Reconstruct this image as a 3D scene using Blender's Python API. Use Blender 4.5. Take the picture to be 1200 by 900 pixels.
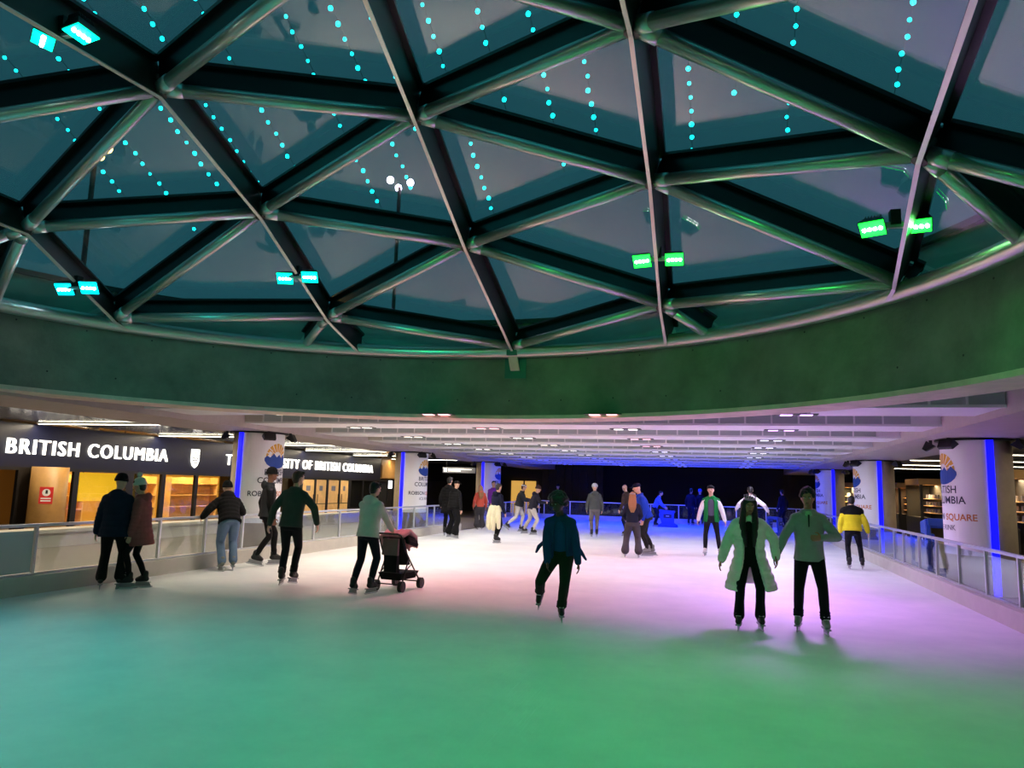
import bpy, bmesh, math, random
from mathutils import Vector, Matrix, Quaternion
random.seed(7)
PI = math.pi
SC = bpy.context.scene
COL = SC.collection
for o in list(bpy.data.objects): bpy.data.objects.remove(o)

# ------------------------------------------------------------------ camera, world, exposure
def V(*a): return Vector(a)
F_PX, PITCH, ROLL, YAW, CAM_H = 869.7, .1364, .0281, .275, 1.75
fw = V(-math.sin(YAW)*math.cos(PITCH), math.cos(YAW)*math.cos(PITCH), math.sin(PITCH))
ri = V(math.cos(YAW), math.sin(YAW), 0); up = ri.cross(fw)
r2 = ri*math.cos(ROLL) + up*math.sin(ROLL); u2 = up*math.cos(ROLL) - ri*math.sin(ROLL)
cd = bpy.data.cameras.new('camera'); cam = bpy.data.objects.new('camera', cd); COL.objects.link(cam)
cd.sensor_width = 36; cd.sensor_fit = 'HORIZONTAL'; cd.lens = 36*F_PX/1200; cd.clip_start = .05; cd.clip_end = 400
M = Matrix.Identity(4)
for k, v in enumerate((r2, u2, -fw)):
    for j in range(3): M[j][k] = v[j]
M.translation = V(0, 0, CAM_H); cam.matrix_world = M
SC.camera = cam
w = bpy.data.worlds.new('night_sky'); SC.world = w; w.use_nodes = True
bg = w.node_tree.nodes['Background']; bg.inputs[0].default_value = (.009, .05, .066, 1); bg.inputs[1].default_value = 1.35
vs = SC.view_settings
vs.view_transform = 'Standard'; vs.look = 'None'; vs.gamma = 1; vs.use_curve_mapping = False; vs.exposure = 0.4

# ------------------------------------------------------------------ helpers
def lin(c): return tuple(((x/255)/12.92 if x/255 <= .04045 else ((x/255+.055)/1.055)**2.4) for x in c)
MATS = {}
def mat(name, rgb=(128,128,128), rough=.6, metal=0, emit=0, ecol=None, spec=.5, bump=0, bscale=20, vary=0, vscale=4, wave=None, coat=0):
    if name in MATS: return MATS[name]
    m = bpy.data.materials.new(name); m.use_nodes = True; nt = m.node_tree; p = nt.nodes['Principled BSDF']
    c = lin(rgb); p.inputs['Base Color'].default_value = (*c, 1); p.inputs['Roughness'].default_value = rough
    p.inputs['Metallic'].default_value = metal; p.inputs['Specular IOR Level'].default_value = spec; p.inputs['Coat Weight'].default_value = coat
    tc = nt.nodes.new('ShaderNodeTexCoord')
    if emit:
        p.inputs['Emission Color'].default_value = (*lin(ecol or rgb), 1); p.inputs['Emission Strength'].default_value = emit
    if vary:
        n = nt.nodes.new('ShaderNodeTexNoise'); n.inputs['Scale'].default_value = vscale; n.inputs['Detail'].default_value = 6; n.inputs['Roughness'].default_value = .65
        nt.links.new(tc.outputs['Object'], n.inputs['Vector'])
        r = nt.nodes.new('ShaderNodeValToRGB'); r.color_ramp.elements[0].position = .3; r.color_ramp.elements[1].position = .7
        r.color_ramp.elements[0].color = (*[x*(1-vary) for x in c], 1); r.color_ramp.elements[1].color = (*[min(1, x*(1+vary*.6)) for x in c], 1)
        nt.links.new(n.outputs['Fac'], r.inputs['Fac']); nt.links.new(r.outputs[0], p.inputs['Base Color'])
    if bump:
        b = nt.nodes.new('ShaderNodeBump'); b.inputs['Strength'].default_value = bump; b.inputs['Distance'].default_value = .02
        if wave:
            t = nt.nodes.new('ShaderNodeTexWave'); t.bands_direction = wave; t.inputs['Scale'].default_value = bscale; out = t.outputs['Fac']
        else:
            t = nt.nodes.new('ShaderNodeTexNoise'); t.inputs['Scale'].default_value = bscale; t.inputs['Detail'].default_value = 4; out = t.outputs['Fac']
        nt.links.new(tc.outputs['Object'], t.inputs['Vector']); nt.links.new(out, b.inputs['Height']); nt.links.new(b.outputs[0], p.inputs['Normal'])
    MATS[name] = m; return m
def glass(name, tint=(.9,.95,.95), ior=1.5, rough=.0, haze=0, hcol=(.6,.65,.65), boost=1.0):
    if name in MATS: return MATS[name]
    m = bpy.data.materials.new(name); m.use_nodes = True; nt = m.node_tree; nt.nodes.clear()
    o = nt.nodes.new('ShaderNodeOutputMaterial'); t = nt.nodes.new('ShaderNodeBsdfTransparent'); t.inputs[0].default_value = (*tint, 1)
    g = nt.nodes.new('ShaderNodeBsdfGlossy'); g.inputs['Roughness'].default_value = rough
    f = nt.nodes.new('ShaderNodeFresnel'); ge = nt.nodes.new('ShaderNodeNewGeometry')
    mr = nt.nodes.new('ShaderNodeMapRange'); mr.inputs['To Min'].default_value = ior; mr.inputs['To Max'].default_value = 1/ior   # both faces of a thin pane reflect alike
    nt.links.new(ge.outputs['Backfacing'], mr.inputs['Value']); nt.links.new(mr.outputs[0], f.inputs[0])
    mx = nt.nodes.new('ShaderNodeMixShader'); nt.links.new(f.outputs[0], mx.inputs[0]); nt.links.new(t.outputs[0], mx.inputs[1]); nt.links.new(g.outputs[0], mx.inputs[2])
    last = mx.outputs[0]
    if haze:
        d = nt.nodes.new('ShaderNodeBsdfDiffuse'); d.inputs[0].default_value = (*hcol, 1)
        m2 = nt.nodes.new('ShaderNodeMixShader'); m2.inputs[0].default_value = haze
        nt.links.new(last, m2.inputs[1]); nt.links.new(d.outputs[0], m2.inputs[2]); last = m2.outputs[0]
    nt.links.new(last, o.inputs[0]); MATS[name] = m; return m

class MB:
    """collects shapes; build() links them as ONE mesh object"""
    def __init__(s): s.v = []; s.f = []
    def add(s, vs_, fs_):
        b = len(s.v); s.v += [tuple(x) for x in vs_]; s.f += [tuple(i+b for i in f) for f in fs_]; return s
    def box(s, lo, hi, mtx=None):
        (a, b, c), (d, e, f) = lo, hi
        vv = [(a,b,c),(d,b,c),(d,e,c),(a,e,c),(a,b,f),(d,b,f),(d,e,f),(a,e,f)]
        if mtx is not None: vv = [tuple(mtx @ Vector(x)) for x in vv]
        return s.add(vv, [(0,3,2,1),(4,5,6,7),(0,1,5,4),(1,2,6,5),(2,3,7,6),(3,0,4,7)])
    def hexa(s, p): return s.add(p, [(0,3,2,1),(4,5,6,7),(0,1,5,4),(1,2,6,5),(2,3,7,6),(3,0,4,7)])
    def loft(s, rings, cap=True):
        n = len(rings[0]); b = []; fs_ = []
        for r in rings: b += r
        for k in range(len(rings)-1):
            for i in range(n):
                j = (i+1) % n; fs_.append((k*n+i, k*n+j, (k+1)*n+j, (k+1)*n+i))
        if cap: fs_.append(tuple(range(n-1, -1, -1))); fs_.append(tuple((len(rings)-1)*n+i for i in range(n)))
        return s.add(b, fs_)
    def tube(s, pts, r, n=10, cap=True):
        pts = [Vector(p) for p in pts]; rs = r if isinstance(r, (list, tuple)) else [r]*len(pts)
        rings = []; prev = None
        for k, p in enumerate(pts):
            t = (pts[min(k+1, len(pts)-1)] - pts[max(k-1, 0)]).normalized()
            if prev is None:
                a = Vector((0,0,1)) if abs(t.z) < .9 else Vector((1,0,0))
                u = t.cross(a).normalized()
            else:
                u = (prev - t*prev.dot(t)).normalized()
            v = t.cross(u); prev = u
            rings.append([p + (u*math.cos(2*PI*i/n) + v*math.sin(2*PI*i/n))*rs[k] for i in range(n)])
        return s.loft(rings, cap)
    def ball(s, c, r, n=12, m=8, rot=None):
        c = Vector(c); r = (r,)*3 if not isinstance(r, (tuple, list)) else r
        rings = []
        for k in range(m+1):
            th = PI*(k+.0)/m; th = min(max(th, .03), PI-.03)
            ring = []
            for i in range(n):
                q = Vector((r[0]*math.sin(th)*math.cos(2*PI*i/n), r[1]*math.sin(th)*math.sin(2*PI*i/n), -r[2]*math.cos(th)))
                ring.append(c + (rot @ q if rot is not None else q))
            rings.append(ring)
        return s.loft(rings)
    def capsule(s, p0, r0, p1, r1, n=12):
        p0, p1 = Vector(p0), Vector(p1); t = (p1-p0); L = t.length
        if L < 1e-5: return s.ball(p0, r0, n, 6)
        t /= L; pts = []; rs = []
        for k in range(4):
            a = PI/2*(1-k/4); pts.append(p0 - t*r0*math.sin(a)); rs.append(max(r0*math.cos(a), .001))
        pts.append(p0); rs.append(r0); pts.append(p1); rs.append(r1)
        for k in range(1, 5):
            a = PI/2*k/4; pts.append(p1 + t*r1*math.sin(a)); rs.append(max(r1*math.cos(a), .001))
        return s.tube(pts, rs, n)
    def chain(s, pts, rs, n=12):
        for k in range(len(pts)-1): s.capsule(pts[k], rs[k], pts[k+1], rs[k+1], n)
        return s
    def mesh(s, name):
        me = bpy.data.meshes.new(name); me.from_pydata(s.v, [], s.f); me.validate(); return me
    def build(s, name, m, parent=None, smooth=False, loc=None):
        me = s.mesh(name); 
        bm = bmesh.new(); bm.from_mesh(me); bmesh.ops.recalc_face_normals(bm, faces=bm.faces); bm.to_mesh(me); bm.free()
        me.materials.append(m)
        if smooth: me.shade_smooth()
        return link(name, me, parent, loc)
def link(name, me, parent=None, loc=None):
    o = bpy.data.objects.new(name, me); COL.objects.link(o)
    if parent is not None: o.parent = parent
    if loc is not None: o.location = loc
    return o
def tag(o, label=None, cat=None, group=None, kind=None):
    if label: o['label'] = label
    if cat: o['category'] = cat
    if group: o['group'] = group
    if kind: o['kind'] = kind
    return o
def thing(name, label, cat, loc=(0,0,0), rz=0, group=None):
    o = bpy.data.objects.new(name, None); COL.objects.link(o); o.location = loc; o.rotation_euler = (0,0,rz); o.empty_display_size = .2
    return tag(o, label, cat, group)
def struct(o): o['kind'] = 'structure'; return o
def copy_tree(o, parent=None):
    c = o.copy(); COL.objects.link(c); c.parent = parent
    for ch in o.children: copy_tree(ch, c)
    return c
def lamp(kind, name, loc, energy, col, parent=None, target=None, size=.2, size_y=None, angle=90, blend=.6):
    l = bpy.data.lights.new(name, kind); l.energy = energy; l.color = col
    if kind == 'SPOT': l.spot_size = math.radians(angle); l.spot_blend = blend; l.shadow_soft_size = size
    elif kind == 'AREA':
        l.size = size
        if size_y: l.shape = 'RECTANGLE'; l.size_y = size_y
    else: l.shadow_soft_size = size
    o = bpy.data.objects.new(name, l); COL.objects.link(o); o.location = loc
    if target is not None:
        o.rotation_euler = (Vector(target)-Vector(loc)).to_track_quat('-Z', 'Y').to_euler()
    if parent is not None:
        o.parent = parent; o.matrix_parent_inverse = parent.matrix_basis.inverted()
    return o
def text_mesh(s, size, extrude=.0, bold=.0, align='LEFT', space=1.0):
    cu = bpy.data.curves.new('text', 'FONT'); cu.body = s; cu.size = size; cu.extrude = extrude; cu.offset = bold; cu.align_x = align; cu.space_character = space; cu.resolution_u = 4
    o = bpy.data.objects.new('text', cu); COL.objects.link(o)
    dg = bpy.context.evaluated_depsgraph_get(); me = bpy.data.meshes.new_from_object(o.evaluated_get(dg))
    bpy.data.objects.remove(o); bpy.data.curves.remove(cu); return me
def islands(me):
    bm = bmesh.new(); bm.from_mesh(me); bmesh.ops.remove_doubles(bm, verts=bm.verts, dist=1e-5); bm.verts.ensure_lookup_table()
    seen = set(); out = []
    for v in bm.verts:
        if v.index in seen: continue
        st = [v]; comp = []; seen.add(v.index)
        while st:
            a = st.pop(); comp.append(a)
            for e in a.link_edges:
                b = e.other_vert(a)
                if b.index not in seen: seen.add(b.index); st.append(b)
        ids = {q.index: k for k, q in enumerate(comp)}
        fs_ = [tuple(ids[q.index] for q in f.verts) for f in bm.faces if f.verts[0].index in ids]
        out.append(([q.co.copy() for q in comp], fs_))
    bm.free(); out.sort(key=lambda t: min(c.x for c in t[0])); return out
def vox(name, mb, voxel, m, parent, smooth=3, fac=.5):
    """union of overlapping closed shapes as one continuous skin"""
    me = mb.mesh(name)
    bm = bmesh.new(); bm.from_mesh(me); bmesh.ops.recalc_face_normals(bm, faces=bm.faces); bm.to_mesh(me); bm.free()
    o = bpy.data.objects.new(name, me); COL.objects.link(o)
    r = o.modifiers.new('r', 'REMESH'); r.mode = 'VOXEL'; r.voxel_size = voxel
    if smooth: s = o.modifiers.new('s', 'SMOOTH'); s.factor = fac; s.iterations = smooth
    dg = bpy.context.evaluated_depsgraph_get(); me2 = bpy.data.meshes.new_from_object(o.evaluated_get(dg))
    bpy.data.objects.remove(o); bpy.data.meshes.remove(me)
    me2.name = name; me2.materials.clear(); me2.materials.append(m); me2.shade_smooth()
    return link(name, me2, parent)
# ------------------------------------------------------------------ dimensions of the place (metres)
XL, XR, YN, YF = -9.63, 3.84, -12.0, 41.0          # ice edges
CX, CY, RT, ZT = -3.65, 6.0, 6.62, 4.15            # dome rim tube: centre, radius, height
Z_APEX = 6.15; RS = (RT*RT + (Z_APEX-ZT)**2)/2/(Z_APEX-ZT); ZC = Z_APEX - RS
RC, RO, ZB = 6.78, 7.45, 2.97                      # concrete ring: inner / outer radius, soffit
XPL, XPR = -11.06, 4.8; PY = [15.8-9.6*2, 15.8-9.6, 15.8, 25.4, 35.0]; PR = .6
Z_EDGE, Z_BEAM, Z_SLAB = 2.89, 3.0, 3.45
XF = -17.0                                         # glazed shop front on the left

# ------------------------------------------------------------------ materials of the setting
m_ice = bpy.data.materials.new('ice'); m_ice.use_nodes = True
def ice_nodes():
    nt = m_ice.node_tree; p = nt.nodes['Principled BSDF']; tc = nt.nodes.new('ShaderNodeTexCoord')
    n = nt.nodes.new('ShaderNodeTexNoise'); n.inputs['Scale'].default_value = .9; n.inputs['Detail'].default_value = 9; n.inputs['Roughness'].default_value = .7
    nt.links.new(tc.outputs['Object'], n.inputs['Vector'])
    r = nt.nodes.new('ShaderNodeValToRGB'); r.color_ramp.elements[0].color = (.74,.77,.78,1); r.color_ramp.elements[1].color = (.86,.87,.87,1)
    r.color_ramp.elements[0].position = .35; r.color_ramp.elements[1].position = .65
    nt.links.new(n.outputs['Fac'], r.inputs[0]); nt.links.new(r.outputs[0], p.inputs['Base Color'])
    p.inputs['Roughness'].default_value = .5; p.inputs['Specular IOR Level'].default_value = .3
    hs_ = None
    for ang, sc_ in ((.4,(60,2.2,1)),(1.3,(70,1.8,1)),(2.3,(52,2.6,1)),(0,(30,30,1))):
        mp = nt.nodes.new('ShaderNodeMapping'); mp.inputs['Rotation'].default_value = (0,0,ang); mp.inputs['Scale'].default_value = sc_
        n2 = nt.nodes.new('ShaderNodeTexNoise'); n2.inputs['Scale'].default_value = 1.0; n2.inputs['Detail'].default_value = 5; n2.inputs['Distortion'].default_value = .6
        nt.links.new(tc.outputs['Object'], mp.inputs['Vector']); nt.links.new(mp.outputs[0], n2.inputs['Vector'])
        if hs_ is None: hs_ = n2.outputs['Fac']
        else:
            a = nt.nodes.new('ShaderNodeMath'); a.operation = 'ADD'; nt.links.new(hs_, a.inputs[0]); nt.links.new(n2.outputs['Fac'], a.inputs[1]); hs_ = a.outputs[0]
    b = nt.nodes.new('ShaderNodeBump'); b.inputs['Strength'].default_value = .12; b.inputs['Distance'].default_value = .01
    nt.links.new(hs_, b.inputs['Height']); nt.links.new(b.outputs[0], p.inputs['Normal'])
ice_nodes()
m_conc = mat('ring_concrete', (116,126,112), .85, vary=.35, vscale=1.6, bump=.25, bscale=18)
m_soffit = mat('ring_soffit_concrete', (214,196,178), .8, vary=.15, bump=.15, bscale=25)
m_floor = mat('concourse_floor', (120,112,104), .4, vary=.2, vscale=2)
m_steel = mat('dome_tube_steel', (212,212,208), .3, metal=.75, bump=.06, bscale=60)
m_web = mat('dome_web_dark_steel', (24,26,27), .32, metal=.3, spec=.6)
m_fin = mat('dome_fin_steel', (62,59,56), .42, metal=.45, bump=.05, bscale=8)
m_black = mat('black_rubber', (10,10,11), .5)
m_cream = mat('cream_upstand', (196,186,166), .6, vary=.08)
m_glass = glass('dome_glass', (.88,.92,.92), 1.5, .006, haze=.035, hcol=(.5,.58,.6))
m_bglass = glass('barrier_glass', (.86,.92,.93), 1.45, .0, haze=.012, hcol=(.7,.75,.8))
m_frost = glass('frosted_barrier_glass', (.55,.65,.68), 1.45, .08, haze=.6, hcol=(.55,.63,.66))
m_sglass = glass('shop_glass', (.85,.85,.82), 1.5, .0)
m_alu = mat('brushed_aluminium', (204,208,212), .35, metal=.6)
m_kick = mat('pale_kickboard', (190,186,176), .6, vary=.08, vscale=3)
m_soff = mat('ceiling_soffit', (226,224,226), .55, vary=.05, vscale=2)
m_grille = mat('ceiling_grille', (172,182,182), .5, metal=0, bump=.5, bscale=30, wave='X')
m_white = mat('white_trim', (226,226,226), .5)
m_edge = mat('edge_beam_plaster', (176,164,160), .7, vary=.08)
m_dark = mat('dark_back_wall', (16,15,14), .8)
m_brown = mat('brown_back_panel', (34,30,24), .7, vary=.25, vscale=2)
m_slat = mat('polished_ceiling_slat', (196,190,180), .12, metal=.9)
m_navy = mat('navy_fascia', (16,20,44), .35)
m_mull = mat('black_mullion', (14,14,15), .4)
m_letter = mat('lit_white_letter', (255,252,244), .4, emit=1.7)
m_wood = mat('pale_wood', (236,192,122), .5, vary=.18, vscale=3)
m_wood2 = mat('wood_column', (166,124,66), .5, vary=.15, vscale=5)
m_ywall = mat('yellow_interior_wall', (222,170,60), .6)
m_blueled = mat('blue_led_strip', (0,0,255), .4, emit=2.2, ecol=(6,6,255))
m_strip = mat('warm_ceiling_strip', (255,246,220), .4, emit=8)
m_banner = mat('white_banner', (248,247,250), .5)
m_colconc = mat('column_concrete', (188,172,146), .7, vary=.15, vscale=3)
m_blacktrim = mat('black_fixture', (13,13,14), .45)

# ------------------------------------------------------------------ floor, ceiling, walls
struct(MB().box((XL,YN,-.3),(XR,YF,0)).build('floor', m_ice))
f2 = struct(MB().box((-24,YN-2,-.5),(XL-.28,50,-.02)).box((XR+.28,YN-2,-.5),(16,50,-.02)).box((XL-.28,YF+.28,-.5),(XR+.28,50,-.02)).box((XL-.28,YN-2,-.5),(XR+.28,YN-.28,-.02)).build('floor_concourse', m_floor))
# slab with the round hole of the dome
def slab():
    mb = MB(); n = 96; x0, x1, y0, y1 = -24, 16, YN-2, 50
    inn = []; out = []
    for i in range(n):
        a = 2*PI*i/n; d = V(math.cos(a), math.sin(a), 0)
        inn.append((CX+d.x*RO*.98, CY+d.y*RO*.98))
        t = min([(x1-CX)/d.x if d.x > 1e-6 else 1e9, (x0-CX)/d.x if d.x < -1e-6 else 1e9, (y1-CY)/d.y if d.y > 1e-6 else 1e9, (y0-CY)/d.y if d.y < -1e-6 else 1e9])
        out.append((CX+d.x*t, CY+d.y*t))
    vv = [(x,y,Z_SLAB) for x,y in inn]+[(x,y,Z_SLAB) for x,y in out]+[(x,y,Z_SLAB+.3) for x,y in inn]+[(x,y,Z_SLAB+.3) for x,y in out]
    fs_ = []
    for i in range(n):
        j = (i+1)%n; fs_ += [(i,j,n+j,n+i),(2*n+i,3*n+i,3*n+j,2*n+j),(i,2*n+i,2*n+j,j),(n+i,n+j,3*n+j,3*n+i)]
    # four slab corners
    for cx_, cy_ in ((x0,y0),(x1,y0),(x1,y1),(x0,y1)):
        ks = sorted(range(n), key=lambda i: math.hypot(out[i][0]-cx_, out[i][1]-cy_))
        a = next(k for k in ks if abs(out[k][0]-cx_) < 1e-6); b = next(k for k in ks if abs(out[k][1]-cy_) < 1e-6)
        vv.append((cx_,cy_,Z_SLAB)); fs_.append((n+a, n+b, len(vv)-1)); vv.append((cx_,cy_,Z_SLAB+.3)); fs_.append((3*n+a, 3*n+b, len(vv)-1))
    mb.add(vv, fs_); return mb
struct(slab().build('ceiling', m_soff))
def circ_gap(y0, y1, r):
    dy = 0 if y0 <= CY <= y1 else min(abs(y0-CY), abs(y1-CY))
    return math.sqrt(r*r-dy*dy) if dy < r else 0
BEAMS = [11.45+3.09*k for k in range(-7, 10)]
pan = MB().box((0,-.012,.03),(.435,.012,.44)).mesh('grille_panel'); pan.materials.append(m_grille)
div = MB().box((-.015,-.02,.0),(.015,.012,.45)).mesh('divider'); div.materials.append(m_white)
for yk in BEAMS:
    if yk+1.3 < YN: continue
    g = circ_gap(yk, yk+1.3, RO-.05)
    segs = [(-10.35, 3.75)] if not g else [(-10.35, CX-g), (CX+g, 3.75)]
    for sa, sb in segs:
        if sb-sa < .3: continue
        b = struct(MB().box((sa,yk+.02,Z_BEAM),(sb,yk+1.3,Z_SLAB)).build('ceiling_beam', m_soff))
        MB().box((sa,yk-.02,Z_BEAM-.012),(sb,yk+.03,Z_BEAM+.03)).build('edge_strip', m_white, b)
        if yk < 5: continue
        n = int((sb-sa-.1)/.47)
        if sb-sa > 10: MB().box((sa,yk-.03,Z_BEAM+.02),(sb-n*.47-.02,yk+.03,Z_SLAB)).build('end_block', m_kick, b)
        for k in range(n):
            x = sb-(k+1)*.47
            if sb-sa > 10 and k < 1: continue
            link('grille_panel', pan, b, (x+.017, yk, Z_BEAM)); link('divider', div, b, (x, yk, Z_BEAM))
for nm, a, b_ in (('left', -12.2, -10.35), ('right', 3.75, 5.6)):
    struct(MB().box((a,YN-2,Z_EDGE),(b_,50,Z_SLAB)).build('ceiling_edge_beam', m_edge))
# lower ceilings of the two concourses
cl = struct(MB().box((-24,YN-2,3.12),(-12.2,50,Z_SLAB)).build('ceiling_concourse', mat('dark_plenum', (60,57,54), .6)))
mb = MB()
for k in range(30):
    x = XF+.1+k*.158; mb.box((x,2,3.02),(x+.115,34,3.06))
tag(mb.build('ceiling_slats', m_slat, cl), kind='stuff')
struct(MB().box((5.6,YN-2,3.12),(16,50,Z_SLAB)).build('ceiling_concourse', mat('dark_ceiling', (46,44,46), .6)))
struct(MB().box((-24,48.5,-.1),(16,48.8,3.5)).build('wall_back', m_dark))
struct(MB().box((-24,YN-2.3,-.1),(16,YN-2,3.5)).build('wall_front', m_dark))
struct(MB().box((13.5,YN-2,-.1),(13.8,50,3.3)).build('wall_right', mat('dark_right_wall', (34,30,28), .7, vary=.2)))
struct(MB().box((-23.8,YN-2,-.1),(-23.5,50,3.3)).build('wall_left', mat('ochre_inner_wall', (150,108,52), .7)))
# concrete ring under the dome
def ringwall(r0, r1, z0, z1, name, m, parent=None, n=128, a0=0, a1=2*PI):
    rings = []
    for k in range(n+1):
        a = a0+(a1-a0)*k/n; c, s_ = math.cos(a), math.sin(a)
        rings.append([V(CX+c*r0,CY+s_*r0,z0), V(CX+c*r1,CY+s_*r1,z0), V(CX+c*r1,CY+s_*r1,z1), V(CX+c*r0,CY+s_*r0,z1)])
    return MB().loft(rings, cap=False).build(name, m, parent)
ringb = struct(ringwall(RC, RO, ZB, 4.2, 'wall_ring_beam', m_conc)); ringb['label'] = 'green lit curved concrete ring beam under the glass dome'
ringwall(RC-.012, RO+.02, ZB-.03, ZB+.035, 'soffit_band', m_soffit, ringb)
mb = MB()
for row, zz in ((0, 3.28), (1, 3.98)):
    for k in range(44):
        a = 2*PI*(k+.5*row)/44; p = V(CX+math.cos(a)*(RC+.02), CY+math.sin(a)*(RC+.02), zz+random.uniform(-.015,.015))
        d = V(-math.cos(a), -math.sin(a), 0); mb.tube([p, p+d*.022], .014, 8)
tag(mb.build('tie_hole', m_black, ringb), kind='stuff')
# ------------------------------------------------------------------ glass dome: three-way grid on a shallow spherical cap
dome = thing('glass_dome', 'shallow glazed dome of steel tubes and triangular panes over the rink', 'dome', (CX, CY, ZT))
dome.empty_display_size = 1
def sph_z(x, y):
    r = (x-CX)**2+(y-CY)**2; return ZC+math.sqrt(max(RS*RS-r, 1))
known = {(1,0):(-5.86,6.26),(1,2):(-6.28,8.8),(2,1):(-3.41,7.61),(3,0):(-.69,6.06),(3,2):(-.76,8.72),(2,3):(-3.68,10.28),(4,1):(1.78,7.03),(0,1):(-8.75,7.3),
         (1,4):(-6.51,11.22),(3,4):(-.83,11.26),(2,-1):(-2.86,4.87),(4,-1):(1.52,4.33)}
FX = {-1:-11.4, 0:-8.75, 1:-5.85, 2:-3.15, 3:-.69, 4:1.7, 5:4.3}
nodes = {}
for i in range(-1, 6):
    for j in range(-8, 9):
        if (i+j) % 2 == 0 and False: continue
        if (j - (0 if i % 2 else 1)) % 2: continue
        if (i,j) in known: x, y = known[(i,j)]
        else: x, y = FX[i], 6.2+1.27*j
        nodes[(i,j)] = (x, y)
def rad(p): return math.hypot(p[0]-CX, p[1]-CY)
SNAP = {(0,3), (4,3), (2,5)}
for k in SNAP:
    x, y = nodes[k]; a = {(0,3): math.atan2(9.05-CY,-8.65-CX), (4,3): math.atan2(9.13-CY,1.8-CX), (2,5): math.atan2(11.89-CY,-3.55-CX)}[k]
    nodes[k] = (CX+RT*.985*math.cos(a), CY+RT*.985*math.sin(a))
def P3(p): return V(p[0], p[1], sph_z(*p))
inside = {k for k, p in nodes.items() if rad(p) < RT*.992}
edges = set()
for (i,j) in nodes:
    for d in ((0,2),(1,1),(1,-1)):
        q = (i+d[0], j+d[1])
        if q in nodes and ((i,j) in inside or q in inside): edges.add(((i,j), q))
def clip_rim(p, q, r):
    lo, hi = 0., 1.
    for _ in range(40):
        m = (lo+hi)/2; t = p.lerp(q, m)
        if math.hypot(t.x-CX, t.y-CY) < r: lo = m
        else: hi = m
    return p.lerp(q, lo)
GL = .33                                      # glass stands this far above the tubes
for a, b in sorted(edges):
    A, B = P3(nodes[a]), P3(nodes[b])
    if a not in inside: A, B, a, b = B, A, b, a
    if b not in inside: B = clip_rim(A, B, RT); B.z = max(B.z, ZT-.02)
    if (B-A).length < .15: continue
    t = (B-A).normalized(); nrm = ((A+B)/2 - V(CX,CY,ZC)).normalized(); s_ = t.cross(nrm).normalized(); nn = s_.cross(t)
    if nn.z < 0: nn = -nn
    L0 = dome.matrix_basis.translation if False else V(CX,CY,ZT)
    A -= L0; B -= L0
    def plate(th, z0, z1, e=0.0):
        a_, b_ = A+t*e, B-t*e
        return [a_-s_*th+nn*z0, b_-s_*th+nn*z0, b_+s_*th+nn*z0, a_+s_*th+nn*z0, a_-s_*th+nn*z1, b_-s_*th+nn*z1, b_+s_*th+nn*z1, a_+s_*th+nn*z1]
    if a[0] == b[0]:
        f = MB().hexa(plate(.016, -.1, GL)).build('fin', m_fin, dome)
        MB().hexa(plate(.022, -.112, -.1)).build('flange', m_steel, f)
    else:
        f = MB().tube([A+t*.06, B-t*.02], .075, 14).build('tube', m_steel, dome, smooth=True)
        MB().tube([A+t*.05, A+t*.24], .083, 14).build('collar', m_steel, f, smooth=True)
        MB().hexa(plate(.03, .06, GL-.02, .03)).build('web', m_web, f)
    MB().hexa(plate(.085, GL-.03, GL+.012, .02)).build('mullion', m_web, f)
for k in sorted(inside):
    if k in SNAP: continue
    P = P3(nodes[k]) - V(CX,CY,ZT); n = (P3(nodes[k])-V(CX,CY,ZC)).normalized()
    MB().tube([P-n*.09, P+n*.14], .07, 16).build('node_hub', m_fin, dome, smooth=False)
# panes
def clip_poly(poly, r, n=72):
    for k in range(n):
        a = 2*PI*(k+.5)/n; d = V(math.cos(a), math.sin(a), 0); out = []
        for i in range(len(poly)):
            p, q = poly[i], poly[(i+1)%len(poly)]
            dp = (p-V(CX,CY,0)).dot(d)-r; dq = (q-V(CX,CY,0)).dot(d)-r
            if dp <= 0: out.append(p)
            if (dp < 0 < dq) or (dq < 0 < dp): out.append(p.lerp(q, dp/(dp-dq)))
        poly = out
        if len(poly) < 3: return []
    return poly
tris = set()
for (i,j) in nodes:
    for t3 in (((i,j),(i,j+2),(i+1,j+1)), ((i,j),(i,j+2),(i-1,j+1))):
        if all(k in nodes for k in t3): tris.add(tuple(sorted(t3)))
for t3 in sorted(tris):
    ps = [P3(nodes[k]) for k in t3]
    n = (ps[1]-ps[0]).cross(ps[2]-ps[0]).normalized()
    if n.z < 0: n = -n; ps = [ps[0], ps[2], ps[1]]
    ps = [p + n*GL for p in ps]
    c = sum(ps, V(0,0,0))/3; ps = [p + (c-p).normalized()*.03 for p in ps]
    poly = clip_poly(ps, RT+.36)
    if len(poly) < 3: continue
    poly = [p-V(CX,CY,ZT) for p in poly]; m = len(poly)
    vv = poly + [p+n*.02 for p in poly]
    fs_ = [tuple(range(m-1,-1,-1)), tuple(range(m,2*m))] + [(i,(i+1)%m,m+(i+1)%m,m+i) for i in range(m)]
    MB().add(vv, fs_).build('pane', m_glass, dome)
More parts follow.
